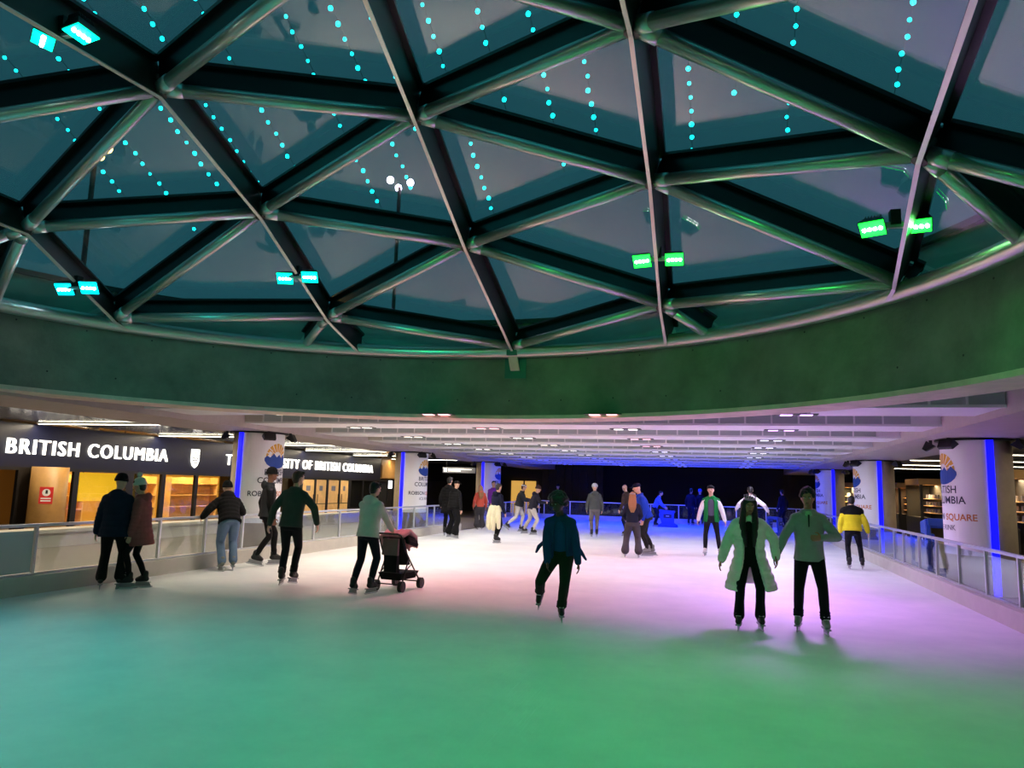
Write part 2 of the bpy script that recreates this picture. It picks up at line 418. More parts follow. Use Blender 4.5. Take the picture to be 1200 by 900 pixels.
# rim tube, gutter and cream upstand
def rimtube(r, z, rr, name, m, n=96):
    pts = [V(CX+math.cos(2*PI*k/n)*r, CY+math.sin(2*PI*k/n)*r, z) for k in range(n+1)]
    rings = []
    for k in range(n+1):
        a = 2*PI*k/n; d = V(math.cos(a), math.sin(a), 0)
        rings.append([pts[k]-V(CX,CY,ZT) + (d*math.cos(2*PI*q/14)+V(0,0,1)*math.sin(2*PI*q/14))*rr for q in range(14)])
    return MB().loft(rings, cap=False).build(name, m, dome, smooth=True)
rimtube(RT, ZT-.02, .11, 'rim_tube', m_steel)
def rimwall(r0, r1, z0, z1, name, m):
    o = ringwall(r0, r1, z0, z1, name, m); o.parent = dome; o.matrix_parent_inverse = Matrix.Translation(V(-CX,-CY,-ZT)); return o
rimwall(RT+.38, RT+.46, 4.2, 4.72, 'upstand', m_cream)
rimwall(RT+.12, RT+.38, 4.2, 4.24, 'gutter', m_web)
rimwall(RT+.30, RT+.46, 4.72, 4.80, 'rim_cap', m_black)
# support brackets on the concrete (one straight ahead at the rim node)
for a in (math.atan2(12.4-CY, -3.55-CX), -2.5, -.6):
    br = thing('rim_bracket', 'bent steel bracket bolted to the concrete ring straight ahead' if abs(a-PI/2) < .1 else ('steel bracket on the ring left of the photographer' if a < -1 else 'steel bracket on the ring right of the photographer'), 'bracket', (CX+math.cos(a)*RC, CY+math.sin(a)*RC, 3.75), a-PI/2)
    MB().box((-.2,-.02,-.08),(.2,.0,.3)).build('wall_plate', mat('teal_plate', (60,110,108), .45, metal=.4), br)
    MB().hexa([V(-.085,-.05,.06),V(.085,-.05,.06),V(.085,-.02,.06),V(-.085,-.02,.06),V(-.085,-.28,.36),V(.085,-.28,.36),V(.085,-.22,.36),V(-.085,-.22,.36)]).build('arm', m_soffit, br)
    MB().box((-.09,-.3,.3),(.09,-.04,.46)).build('saddle', mat('teal_plate'), br)

# ------------------------------------------------------------------ floodlights clamped to the dome fins
m_lens = {'teal': mat('teal_lens', (0,235,200), .3, emit=4, ecol=(0,255,190)), 'cyan': mat('cyan_lens', (0,220,240), .3, emit=4, ecol=(0,230,255)), 'green': mat('green_lens', (40,255,70), .3, emit=4, ecol=(20,255,50))}
m_lensw = mat('led_chip', (255,255,255), .3, emit=25)
def floodpair(x, y, z, col, lcol, e, targets, label, ang=118):
    t = thing('floodlight_pair', label, 'floodlight', (x, y, z), 0, 'colour floodlights on the dome fins')
    MB().box((-.14,-.025,-.03),(.14,.025,.03)).build('mount_bar', m_alu, t)
    MB().box((-.05,-.05,.0),(.05,.05,.16)).build('clamp', m_blacktrim, t)
    for sx, tg in zip((-1,1), targets):
        d = (Vector(tg)-V(x+sx*.22,y,z)).normalized(); q = d.to_track_quat('-Z','Y').to_matrix()
        o = V(sx*.22, 0, -.02)
        h = MB().hexa([o+q@V(*p) for p in ((-.13,-.1,-.0),(.13,-.1,-.0),(.13,.1,-.0),(-.13,.1,-.0),(-.09,-.07,.1),(.09,-.07,.1),(.09,.07,.1),(-.09,.07,.1))]).build('lamp_head', m_blacktrim, t)
        MB().hexa([o+q@V(*p) for p in ((-.12,-.09,-.012),(.12,-.09,-.012),(.12,.09,-.012),(-.12,.09,-.012),(-.12,-.09,.0),(.12,-.09,.0),(.12,.09,.0),(-.12,.09,.0))]).build('lens', m_lens[col], h)
        mb = MB()
        for k in range(4):
            c = o+q@V(-.08+k*.053,0,-.016); mb.ball(c, .02, 8, 6)
        mb.build('led_chips', m_lensw, h)
        mb = MB()
        for k in range(6): mb.hexa([o+q@V(*p) for p in [(-.08+k*.03,-.08,.1),(-.075+k*.03,-.08,.1),(-.075+k*.03,.08,.1),(-.08+k*.03,.08,.1),(-.08+k*.03,-.06,.16),(-.075+k*.03,-.06,.16),(-.075+k*.03,.06,.16),(-.08+k*.03,.06,.16)]])
        mb.build('cooling_fins', m_blacktrim, h)
        lamp('SPOT', 'flood_beam', V(x,y,z)+o+d*.05, e, lcol, t, tg, size=.12, angle=ang, blend=.9)
TEAL, CYAN, GREEN = (.0,.60,.50), (.0,.60,.80), (.02,.74,.10)
floodpair(-8.93, 8.35, 4.42, 'cyan', CYAN, 92, [(-8.3,3.5,0),(-7,3.5,0)], 'cyan floodlight pair on the leftmost dome fin by the rim', 100)
floodpair(-6.38, 10.0, 4.92, 'teal', TEAL, 42, [(-5,4,0),(-4.5,5,0)], 'teal floodlight pair left of the rim bracket on the second fin', 104)
floodpair(-5.84, 5.0, 5.78, 'teal', TEAL, 122, [(-6.8,4,0),(-4.5,5,0)], 'large teal floodlight pair at the top left of the dome', 104)
floodpair(-.8, 10.1, 4.92, 'green', GREEN, 62, [(-2,4,0),(-.5,5,0)], 'green floodlight pair right of the rim bracket on the fourth fin')
floodpair(1.8, 8.3, 4.58, 'green', GREEN, 62, [(.2,5,0),(1.5,6,0)], 'green floodlight pair on the rightmost dome fin by the rim')
floodpair(-.65, 3.2, 5.5, 'green', GREEN, 130, [(-1.8,7,0),(.6,7.5,0)], 'added green floodlight pair out of view high above the photographer')  # unseen pair, added to bring green light onto the near ice

floodpair(-5.85, .9, 4.6, 'teal', TEAL, 480, [(-9,10.6,3.8),(-6.3,12.2,3.8)], 'added unseen teal floodlight pair behind the photographer, left, washing the ring', 23)  # unseen pair, added only to tint the left of the concrete ring
floodpair(-3.15, .4, 4.55, 'green', GREEN, 420, [(-3.9,12.8,3.8),(-1.4,12.5,3.8)], 'added unseen green floodlight pair behind the photographer, middle, washing the ring', 23)  # likewise added out of view, for green light on the ring's middle
floodpair(-.69, 1.0, 4.55, 'green', GREEN, 330, [(.8,11.2,3.8),(2.3,9.5,3.8)], 'added unseen green floodlight pair behind the photographer, right, washing the ring', 23)  # added out of view too, for green on the ring's right
# ------------------------------------------------------------------ strings of cyan bulbs above the dome
m_bulb = mat('cyan_bulb', (0,220,220), .4, emit=7, ecol=(10,225,230)); m_wire = mat('thin_wire', (8,9,10), .6)
places = ['outermost on the left', 'second from the left', 'third from the left', 'fourth from the left', 'fifth from the left', 'sixth from the left', 'seventh from the left', 'left of the middle', 'in the middle', 'right of the middle',
          'seventh from the right', 'sixth from the right', 'fifth from the right', 'fourth from the right', 'third from the right', 'second from the right', 'outermost on the right']
sx = [-10.4,-9.5,-8.4,-7.6,-6.75,-5.6,-4.9,-4.4,-3.65,-2.95,-2.3,-1.7,-1.0,-.35,.25,.95,2.25]
for x, pl in zip(sx, places):
    s = thing('light_string', 'string of cyan bulbs hung above the dome, '+pl, 'string lights', (x, 8, 8), 0, 'cyan light strings above the dome')
    y0, y1 = random.uniform(-5, -2.5), random.uniform(1.8, 3.9)
    MB().tube([(0,y0,-.48*y0),(0,y1,-.48*y1)], .004, 5).build('wire', m_wire, s)
    mb = MB(); k = y0
    while k < y1: mb.ball((random.uniform(-.02,.02),k,-.48*k-.02), random.uniform(.024,.036), 6, 4); k += .2
    tag(mb.build('bulbs', m_bulb, s), kind='stuff')
# street lamp seen through the glass, and a cluster standing in for reflected lights
m_glow = mat('amber_street_bulb', (255,190,90), .4, emit=30); m_glow2 = mat('violet_white_reflection', (240,215,255), .4, emit=25)
def street(x, y, z, m, n, label, cat='street lamp'):
    t = thing('street_lamp', label, cat, (x, y, Z_SLAB+.3)); z -= Z_SLAB+.3
    MB().tube([(0,0,0),(0,0,z-.1)], .05, 8).build('pole', m_black, t)
    for k in range(n):
        MB().ball((.3*math.cos(k*2.1),.3*math.sin(k*2.1),z), .09, 10, 6).build('globe', m, t, smooth=True)
street(-12.2, 11.5, 8.3, m_glow, 2, 'amber street lamp glowing beyond the left of the dome')
street(-8.0, 17.0, 9.5, m_glow2, 4, 'violet white globe cluster standing in for lights reflected in the middle panes')  # globes added outside in place of a reflection in the panes
# ------------------------------------------------------------------ barriers round the ice
def barrier(name, label, x, posts, gaps=(), frost=(), side=1, z1=1.0):
    """runs along y at ice edge x; side = +1 when the barrier lies to the -x side"""
    t = thing(name, label, 'barrier', (x, posts[0], 0))
    xo = -.14*side; y0 = posts[0]
    kb = MB()
    runs = []; cur = [posts[0]]
    for a, b in zip(posts, posts[1:]):
        if any(g0 <= a < g1 for g0, g1 in gaps):
            cur.append(a); runs.append((cur[0], cur[-1])); cur = [b]
        else: cur.append(b)
    runs.append((cur[0], cur[-1]))
    for a, b in runs:
        if b-a < .2: continue
        MB().box((min(0,-.26*side),a-y0,-.02),(max(0,-.26*side),b-y0,.26)).build('kickboard', m_kick, t)
        MB().box((xo-.035,a-y0,z1-.045),(xo+.035,b-y0,z1)).build('handrail', m_alu, t)
        MB().box((xo-.02,a-y0,.26),(xo+.02,b-y0,.29)).build('glass_channel', m_alu, t)
    for k, a in enumerate(posts):
        MB().box((xo-.025,a-y0-.022,.26),(xo+.025,a-y0+.022,z1-.045)).build('post', m_alu, t)
        if k+1 < len(posts) and not any(g0 <= a < g1 for g0, g1 in gaps):
            b = posts[k+1]
            MB().box((xo-.006,a-y0+.04,.3),(xo+.006,b-y0-.04,z1-.1)).build('glass_panel', m_frost if k in frost else m_bglass, t)
    return t
lp = [-11.5+1.3*k for k in range(14)] + [6.45, 8.9, 10.2, 11.45, 12.7, 13.9, 15.1, 16.8, 18.1, 19.35, 20.6, 21.85, 23.15, 24.3, 24.95, 26.2, 27.5, 30.2, 31.5, 32.8, 34.1, 35.4, 36.7, 38, 39.4, 40.9]
fr = [k for k, y in enumerate(lp) if y < 8]
barrier('rink_barrier', 'glass rink barrier in front of the sign fascia and shop windows', XL, lp, gaps=((27.4, 29),), frost=fr, side=1)
rp = [-11.5+1.35*k for k in range(17)] + [12.04, 13.39, 14.77, 16.16, 17.49, 18.86, 19.81, 21.5, 23, 24.5, 26, 27.5, 29, 30.5, 32, 33.5, 35, 36.5, 38, 39.5, 40.9]
barrier('rink_barrier', 'glass rink barrier on the right beside the yellow jacket skater', XR, rp, side=-1)
def far_barrier():
    t = thing('rink_barrier', 'blue lit rink barrier across the dark far end', 'barrier', (XL, YF, 0)); W = XR-XL
    MB().box((-.26,0,-.02),(W+.26,.26,.26)).build('kickboard', m_kick, t); MB().box((-.1,.105,.955),(W+.1,.175,1.0)).build('handrail', m_alu, t)
    n = 9
    for k in range(n+1):
        x = .1+(W-.2)*k/n; MB().box((x-.025,.12,.26),(x+.025,.16,.955)).build('post', m_alu, t)
        if k < n: MB().box((x+.05,.134,.3),(x+(W-.2)/n-.05,.146,.9)).build('glass_panel', m_bglass, t)
far_barrier()

# ------------------------------------------------------------------ columns with banners
m_sun = mat('logo_gold', (232,176,60), .5); m_mtn = mat('logo_blue', (24,70,160), .5); m_ink = mat('banner_ink', (40,46,70), .5); m_ora = mat('banner_orange', (214,128,70), .5); m_grey = mat('banner_grey', (120,120,130), .5)
def on_col(p2, r): return [(r*math.cos(a), r*math.sin(a), z) for a, z in p2]
def text_on(s, size, ang, z, r, m, parent, bold=.0, cx=0.0):
    me = text_mesh(s, size, bold=bold, align='CENTER'); mb = MB()
    vv = []
    for v in me.vertices: a = ang + (v.co.x+cx)/r; vv.append((r*math.cos(a), r*math.sin(a), z+v.co.y))
    mb.add(vv, [tuple(f.vertices) for f in me.polygons]); bpy.data.meshes.remove(me)
    return mb.build('banner_text', m, parent)
def column(x, y, side, label):
    t = thing('banner_column', label, 'column', (x, y, -.02), 0, 'round columns along the rink')
    ac = math.radians(-8 if side < 0 else -172)
    n = 48
    MB().tube([(0,0,0),(0,0,Z_EDGE+.02)], PR, n).build('shaft', m_colconc, t, smooth=True)
    led = math.radians(-98 if side < 0 else -85)
    lo, hi = (led, ac+1.5) if side < 0 else (ac-1.5, led)
    def sheet(a0, a1, z0, z1, r0, r1, k=28):
        rings = []
        for i in range(k+1):
            a = a0+(a1-a0)*i/k; c, s_ = math.cos(a), math.sin(a); rings.append([V(c*r0,s_*r0,z0),V(c*r1,s_*r1,z0),V(c*r1,s_*r1,z1),V(c*r0,s_*r0,z1)])
        return MB().loft(rings)
    b = sheet(lo, hi, .72, Z_EDGE, PR-.01, PR+.012).build('banner', m_banner, t)
    sheet(led-.1, led+.1, .02, Z_EDGE+.01, PR-.01, PR+.03, 4).build('led_strip', m_blueled, t)
    sheet(-PI, PI, Z_EDGE-.02, Z_EDGE+.015, PR-.01, PR+.1, 48).build('top_collar', m_blacktrim, t)
    r = PR+.017
    # sun rays and mountains of the emblem
    for k in range(9):
        a0 = PI*(k+.12)/9; a1 = PI*(k+.88)/9; mb = MB(); q = []
        for (rad_, a) in ((.14,a0),(.14,a1),(.33,a1),(.33,a0)): q.append((ac+.0+rad_*math.cos(a)/r, 2.29+rad_*math.sin(a)*1.05))
        mb.add(on_col(q, r), [(0,1,2,3)]); mb.build('sun_ray', m_sun, b)
    prof = [(-.36,.0),(-.3,.06),(-.22,.02),(-.12,.12),(-.03,.03),(.06,.10),(.14,.02),(.24,.11),(.32,.04),(.36,.0)]
    mb = MB(); topv = [(ac+px/r, 2.27+pz) for px, pz in prof]; botv = [(ac+px/r, 2.27-.22*math.sqrt(max(0,1-(px/.365)**2))-.02) for px, pz in prof]
    vv = on_col(topv, r+.002)+on_col(botv, r+.002); m = len(prof)
    mb.add(vv, [(i,i+1,m+i+1,m+i) for i in range(m-1)]); mb.build('mountains', m_mtn, b)
    text_on('BRITISH', .2, ac, 1.87, r, m_ink, b, .002); text_on('COLUMBIA', .2, ac, 1.67, r, m_ink, b, .002)
    MB().add(on_col([(ac-.4/r,1.61),(ac+.4/r,1.61),(ac+.4/r,1.62),(ac-.4/r,1.62)], r), [(0,1,2,3)]).build('rule', m_grey, b)
    text_on('ROBSON', .17, ac, 1.36, r, m_ink, b, .003, cx=-.36); text_on('SQUARE', .17, ac, 1.36, r, m_ora, b, .003, cx=.36)
    text_on('ICE RINK', .14, ac, 1.17, r, m_grey, b, .001)
    text_on('robsonsquare', .09, ac, .92, r, m_grey, b)
    # small black floodlights under the edge beam
    for a, wh in ((ac+(.55 if side > 0 else -.55), 'near rink side'), (led+(.75 if side > 0 else -.75), 'outer side'), (ac+(-.45 if side > 0 else .45), 'far rink side')):
        fl = thing('column_floodlight', 'black floodlight, %s of the %s column' % (wh, label.split(', ')[1].replace(' along the', ',').replace(' barrier', ' row')), 'floodlight', (x+math.cos(a)*(PR+.17), y+math.sin(a)*(PR+.17), Z_EDGE-.12), a-PI/2, 'black floodlights round the column tops')
        MB().hexa([V(-.14,.08,-.1),V(.14,.08,-.1),V(.14,.14,-.06),V(-.14,.14,-.06),V(-.14,-.1,.0),V(.14,-.1,.0),V(.14,.06,.1),V(-.14,.06,.1)]).build('housing', m_blacktrim, fl)
        MB().box((-.02,-.04,.04),(.02,.02,.125)).build('bracket', m_blacktrim, fl)
        if wh == 'near rink side' and y > 12: lamp('SPOT', 'column_flood_beam', (x-side*(PR+.38), y, Z_EDGE-.2), 200, (1,.95,.93) if side < 0 else (.9,.86,1), fl, (XPR if side < 0 else XPL, y-1.0, 1.5), size=.08, angle=46, blend=.7)
ordn = ['behind the photographer', 'beside the photographer', 'nearest', 'second', 'farthest']
for k, y in enumerate(PY):
    if k == 0: continue
    column(XPL, y+.35, -1, 'white bannered column with blue light strip, %s along the left barrier' % ordn[k])
    column(XPR, 16.4+(y-15.8)*1.055, 1, 'white bannered column with blue light strip, %s along the right barrier' % ordn[k])

# ------------------------------------------------------------------ shop front with lit sign on the left
front = thing('sign_fascia', 'long navy fascia with lit white letters above the shop front', 'sign', (XF, 14, 0))
MB().box((-.25,-14,1.88),(0,21.6,2.98)).build('fascia_board', m_navy, front)
def sign(s, y0, y1, zb, cap):
    me = text_mesh(s, 1.0, extrude=.03, bold=.0, space=1.2); xs = [v.co.x for v in me.vertices]; ys = [v.co.y for v in me.vertices]
    a, b = min(xs), max(xs); h = max(ys)
    for vv, fs_ in islands(me):
        mb = MB(); mb.add([(.03+v.z*1.0, (v.x-a)/(b-a)*(y1-y0)+y0-14, zb+v.y/h*cap) for v in vv], fs_)
        mb.build('letter', m_letter, front)
    bpy.data.meshes.remove(me)
sign('THE UNIVERSITY OF BRITISH COLUMBIA', 22.9, 34.6, 2.21, .38)
sign('THE UNIVERSITY OF BRITISH COLUMBIA', 8.2, 19.95, 2.21, .38)
def crest(y, z, h):
    w_ = h*.62; pr_ = [(-.5,.5),(.5,.5),(.5,-.1),(.32,-.36),(0,-.5),(-.32,-.36),(-.5,-.1)]
    mb = MB(); m = len(pr_); vv = [(.01,a*w_+y-14,b*h+z) for a,b in pr_]+[(.05,a*w_+y-14,b*h+z) for a,b in pr_]
    mb.add(vv, [tuple(range(m)), tuple(range(2*m-1,m-1,-1))]+[(i,(i+1)%m,m+(i+1)%m,m+i) for i in range(m)])
    c = mb.build('crest', m_letter, front)
    for k, (s, zz) in enumerate((('UBC', .2),)):
        me = text_mesh(s, .2, bold=.004, align='CENTER'); MB().add([(.053, -v.co.x*-1+y-14, z+zz*h-.03+v.co.y*.9) for v in me.vertices], [tuple(f.vertices) for f in me.polygons]).build('crest_letters', m_navy, c); bpy.data.meshes.remove(me)
    for zz in (.02,-.1,-.22):
        MB().add([(.053,y-14+q*w_*(.42 if zz > -.15 else .3),z+zz*h+dz+.012*math.sin(q*9)) for dz in (-.018,.018) for q in (-1,-.6,-.2,.2,.6,1)], [(i,i+1,7+i,6+i) for i in range(5)]).build('crest_wave', m_navy, c)
crest(21.25, 2.36, .62)
sf = struct(MB().box((XF-.06,0,1.8),(XF+.02,37,1.88)).build('window_1', m_mull)); sf['label'] = 'black framed glazed shop front under the navy fascia'
MB().box((XF-.06,0,-.02),(XF+.02,37,.1)).build('sill', m_mull, sf)
for a, b in ((0,1.6),(3.2,3.3),(5,5.1),(6.8,6.9),(8.6,8.7),(10.4,10.5),(12.2,12.3),(14.0,14.1),(14.75,15.1),(16.45,16.62),(18.32,18.62),(18.72,18.86),(19.78,19.96),(21.36,21.5),(23.2,23.3),(24.9,25.0),(26.3,26.42),(27.75,28.1),(29.04,29.2),(30.08,30.26),(31.22,31.36),(32.15,32.4),(33.6,33.7),(35.4,35.5),(36.9,37)):
    MB().box((XF-.06,a,.1),(XF+.03,b,1.8)).build('mullion', m_mull, sf)
for a, b in ((1.6,3.2),(3.3,5),(5.1,6.8),(6.9,8.6),(8.7,10.4),(10.5,12.2),(12.3,14.0),(15.1,16.45),(16.62,18.32),(18.86,19.78),(19.96,21.36),(21.5,23.2),(23.3,24.9),(25,26.3),(26.42,27.75),(32.4,33.6),(33.7,35.4)):
    MB().box((XF-.02,a,.1),(XF-.008,b,1.8)).build('pane', m_sglass, sf)
for k, (a, b) in enumerate(((28.1,29.04),(29.2,30.08),(30.26,31.22),(31.36,32.15))):
    d = MB().box((XF-.04,a,.0),(XF+.01,b,1.78)).build('door_%d' % (k+1), m_wood); struct(d)
    d['label'] = 'pale wooden door leaf under the sign, %s of four' % ('first','second','third','fourth')[k]
    hy = b-.1 if k % 2 == 0 else a+.1
    MB().tube([(XF+.06,hy,.75),(XF+.06,hy,1.15)], .015, 8).build('door_handle', m_blacktrim, d)
    MB().box((XF+.008,a+.3,1.3),(XF+.014,b-.3,1.52)).build('notice', m_grey, d)
    MB().box((XF+.008,a,.72),(XF+.016,b,.75)).build('push_bar', m_blacktrim, d)
struct(MB().box((-19.5,0,-.02),(-19.4,16.2,3.1)).build('wall_shop_dark', mat('painted_shop_dark', (40,36,28), .6)))  # added wall; the dark of the near shop windows is put into its colour
# inside the shop: back wall, counters, shelves, lamps
struct(MB().box((-21.2,19.6,-.02),(-21.0,28,3.1)).build('wall_shop', m_ywall))
for y0, y1 in ((16.9,18.3),(20.0,21.3),(22,24.5)):
    u = thing('display_shelf', 'warm lit wooden shelf unit behind the shop glass near metre mark', 'shelf', (-18.6,(y0+y1)/2,-.02), 0, 'shelf units in the shop'); w_ = (y1-y0)/2
    u['label'] = {16.9:'tall wooden shelf unit behind the yellow lit shop panel', 20.0:'tall wooden shelf unit in the shop window beside the pompom hat', 22:'tall wooden shelf unit in the window left of the near column'}[y0]
    MB().box((-.2,-w_,0),(-.16,w_,1.75)).build('back_panel', m_wood, u)
    for s in (-1,1): MB().box((-.2,s*w_-.02,0),(.15,s*w_+.02,1.75)).build('side_panel', m_wood, u)
    for zz in (.3,.7,1.1,1.5): MB().box((-.18,-w_,zz),(.15,w_,zz+.03)).build('shelf_board', m_wood, u)
pn = thing('display_board', 'glowing yellow display board hanging behind the shop glass', 'display', (XF-.5,17.95,.98))
MB().box((0,-.81,0),(.04,.81,.8)).build('lit_face', mat('yellow_light_panel', (250,196,40), .5, emit=.75), pn)
for q in (-.7,.7): MB().box((.01,q-.01,.8),(.03,q+.01,2.14)).build('hanger', m_blacktrim, pn)
for y in (17.5, 20.7, 23.2, 27):
    l = thing('shop_ceiling_lamp', 'warm ceiling lamp inside the shop at %s' % {3:'the unseen near end',8:'the near end',13:'the left picture edge',17.5:'the yellow panel',20.7:'the crest',23.2:'the second sign start',27:'the wooden doors'}[y], 'lamp', (-17.9, y, 2.95), 0, 'shop ceiling lamps')
    MB().box((-.5,-.08,0),(.5,.08,.1)).build('housing', m_white, l); MB().box((-.48,-.06,-.01),(.48,.06,0)).build('tube_light', m_strip, l)
    lamp('AREA', 'shop_light', (-17.9,y,2.9), 110, (1,.72,.32), l, (-18.4,y,0), size=1.0, size_y=.5)
wc = thing('wood_column', 'round wood clad column beside the shop window with red sign', 'column', (XF+.45, 15.3, -.02))
MB().tube([(0,0,0),(0,0,1.92)], .42, 32).build('shaft', m_wood2, wc, smooth=True)
rs = thing('red_notice', 'small red notice with white symbol on the wood column', 'sign', (XF+.45, 15.3, 1.2), math.radians(-48))
MB().box((.422,-.15,-.22),(.43,.15,.2)).build('plate', mat('red_plate', (206,36,34), .5), rs)
mb = MB()
for k in range(20):
    a0, a1 = 2*PI*k/20, 2*PI*(k+1)/20; mb.add([(.433,.09*math.cos(a0),.06+.09*math.sin(a0)),(.433,.09*math.cos(a1),.06+.09*math.sin(a1)),(.433,.0,.06)], [(0,1,2)])
mb.build('symbol_disc', m_white, rs); MB().box((.434,-.02,.03),(.436,.03,.12)).build('symbol_mark', m_black, rs)
for zz in (-.1,-.16): MB().box((.432,-.11,zz),(.434,.11,zz+.03)).build('text_line', m_white, rs)
tag(MB().box((XF-.2,35.7,1.98),(XF+.04,37.7,2.64)).box((XF-.25,35.66,1.93),(XF+.0,37.75,3.1)).build('beige_panel', m_wood2), 'beige square panel at the far end of the navy fascia', 'panel')
st = thing('screen_totem', 'slim dark totem with a glowing white screen under the far fascia end', 'screen', (XF+.5, 35.75, -.02))
MB().box((-.08,-.26,0),(0,.26,1.92)).build('totem_body', m_blacktrim, st); MB().box((0,-.22,1.46),(.012,.22,1.86)).build('screen', mat('white_screen',(240,244,255),.4,emit=1.6), st)
tag(MB().box((XF-.3,32.5,-.02),(XF-.2,48,1.9)).build('dark_partition', m_dark), 'dark partition wall beyond the wooden doors', 'partition')
# low kerb bench along the shop front
tag(MB().box((XF+.9,9,-.02),(XF+1.5,34,.32)).box((XF+.85,9,.32),(XF+1.55,34,.4)).build('stone_bench', m_kick), 'long low stone bench between the barrier and the shop front', 'bench')

ORD = ['first','second','third','fourth','fifth','sixth','seventh','eighth','ninth','tenth','eleventh']
# ------------------------------------------------------------------ linear ceiling strips of the concourses
for k in range(9):
    y = 2.2+4.3*k+.0
    if y > 46: break
    for x0, x1, sd in ((-16.9,-12.6,'left'),(6.2,12.8,'right')):
        s = thing('ceiling_strip_light', 'thin warm ceiling strip light, %s from the near end, over the %s concourse' % (ORD[k], sd), 'light', (x0, y, 2.99), 0, 'ceiling strip lights')
        MB().box((0,-.05,.0),(x1-x0,.05,.03)).build('housing', m_white, s)
        MB().box((0.02,-.016,-.012),(x1-x0-.02,.016,0)).build('diffuser', m_strip, s)
        lamp('AREA', 'strip_glow', ((x0+x1)/2, y, 2.96), 90 if sd == 'left' else 30, (1,.84,.6), s, ((x0+x1)/2, y, 0), size=x1-x0, size_y=.06)
# ------------------------------------------------------------------ right concourse: kiosks in the dark
def kiosk(x, y, w_, h, label, warm, glow):
    t = thing('food_kiosk', label, 'kiosk', (x, y, -.02), 0, 'kiosks behind the right columns')
    MB().box((.35,-w_,0),(.5,w_,h)).build('back_wall', m_brown, t)
    for s in (-1,1): MB().box((-.56,s*w_-.05,0),(-.46,s*w_+.05,h)).build('corner_post', m_brown, t)
    MB().box((-.5,w_-.06,0),(.5,w_+.0,h)).build('side_wall', m_brown, t)
    MB().box((-.6,-w_,h),(.5,w_,h+.25)).build('canopy', m_wood2, t)
    MB().box((-.6,-w_,0),(-.2,w_,.95)).build('counter', m_brown, t)
    for zz in (1.1,1.4,1.7):
        MB().box((.05,-w_+.1,zz),(.34,w_-.1,zz+.03)).build('shelf_board', m_wood, t)
        for q in range(5):
            yy = -w_+.3+q*(2*w_-.6)/4; MB().tube([(.2,yy,zz+.03),(.2,yy,zz+.2)], .05, 8).build('jar', m_grey, t)
    lamp('AREA', 'kiosk_light', (x-.1,y,h-.1), glow, warm, t, (x+.2,y,0), size=.4, size_y=1)
kiosk(8.6, 36.0, 1.2, 2.3, 'dim kiosk with shelves seen just left of the near right column', (1,.7,.35), 60)
kiosk(8.9, 41.2, 1.0, 2.2, 'small warm kiosk just right of the second right column', (1,.55,.25), 70)
kiosk(8.5, 26.2, 1.3, 2.4, 'beige canopied kiosk at the right picture edge', (1,.75,.45), 40)
kiosk(6.7, 45.0, 1.0, 2.2, 'lit kiosk between the farthest and second right columns', (1,.8,.4), 120)
# lit doorway and dark panels at the far end
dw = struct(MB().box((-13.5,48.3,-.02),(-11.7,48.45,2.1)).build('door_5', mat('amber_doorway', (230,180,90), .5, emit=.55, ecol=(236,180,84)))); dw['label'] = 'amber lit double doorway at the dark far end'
for x in (-13.55,-12.62,-11.75): MB().box((x,48.2,-.02),(x+.08,48.35,2.1)).build('door_frame', m_mull, dw)
for k in range(8):
    x = -11.2+k*.5; tag(MB().box((x,47.6,-.02),(x+.47,47.75,3.3)).build('wall_panel', m_brown), 'tall dark brown board of the far panelled wall', 'panel', 'brown boards of the far panel wall')
# hanging wayfinding sign beyond the second left column
hs = thing('hanging_sign', 'grey hanging wayfinding sign beyond the second left column', 'sign', (-13.2, 37, 2.35))
MB().box((-.9,0,0),(.9,.06,.28)).build('sign_board', mat('sign_grey', (96,100,110), .5), hs); MB().box((-.82,-.006,.06),(-.68,0,.22)).build('pictogram', mat('sign_white_lit', (240,240,240), .5, emit=.8), hs)
for zz, a in ((.16,.7),(.08,.1)): MB().box((-.6,-.006,zz),(a,0,zz+.03)).build('text_line', mat('sign_white_lit'), hs)
for xx in (-.7,.7): MB().box((xx-.01,.02,.28),(xx+.01,.04,.77)).build('hanger', m_blacktrim, hs)

# ------------------------------------------------------------------ downlights in the ceiling beams; they light the ice
WARM, WHITE, PINK, PURP, LAV, BLUE = (1,.86,.66), (1,.93,.86), (1,.32,.38), (.68,.24,1), (.72,.68,1), (.0,.03,1)
m_dl = {}
def downlight(x, y, col, e, label, tilt=(0,0), ang=None):
    t = thing('recessed_downlight', label, 'downlight', (x, y, Z_BEAM), 0, 'recessed downlights in the ceiling beams')
    MB().box((-.32,-.12,-.012),(.32,.12,.0)).build('frame', m_blacktrim, t)
    key = 'dl_%d_%d_%d' % tuple(int(c*100) for c in col)
    m = mat(key, tuple(int(255*min(1, .25+.75*c)**.45) for c in col), .4, emit=2)
    for s in (-1,1): MB().box((s*.15-.09,-.08,-.02),(s*.15+.09,.08,-.012)).build('lens', m, t)
    if e:
        l = lamp('SPOT', 'downlight_beam', (x,y,Z_BEAM-.06), e, col, t, (x+tilt[0], y+tilt[1], 0), size=.25, angle=ang or 168, blend=.25 if (ang or 0) > 165 else .5)
XS = [-8.0, -4.93, -1.9, 1.17]
xn = {-8.0:'leftmost', -4.93:'second', -1.9:'third', 1.17:'rightmost'}
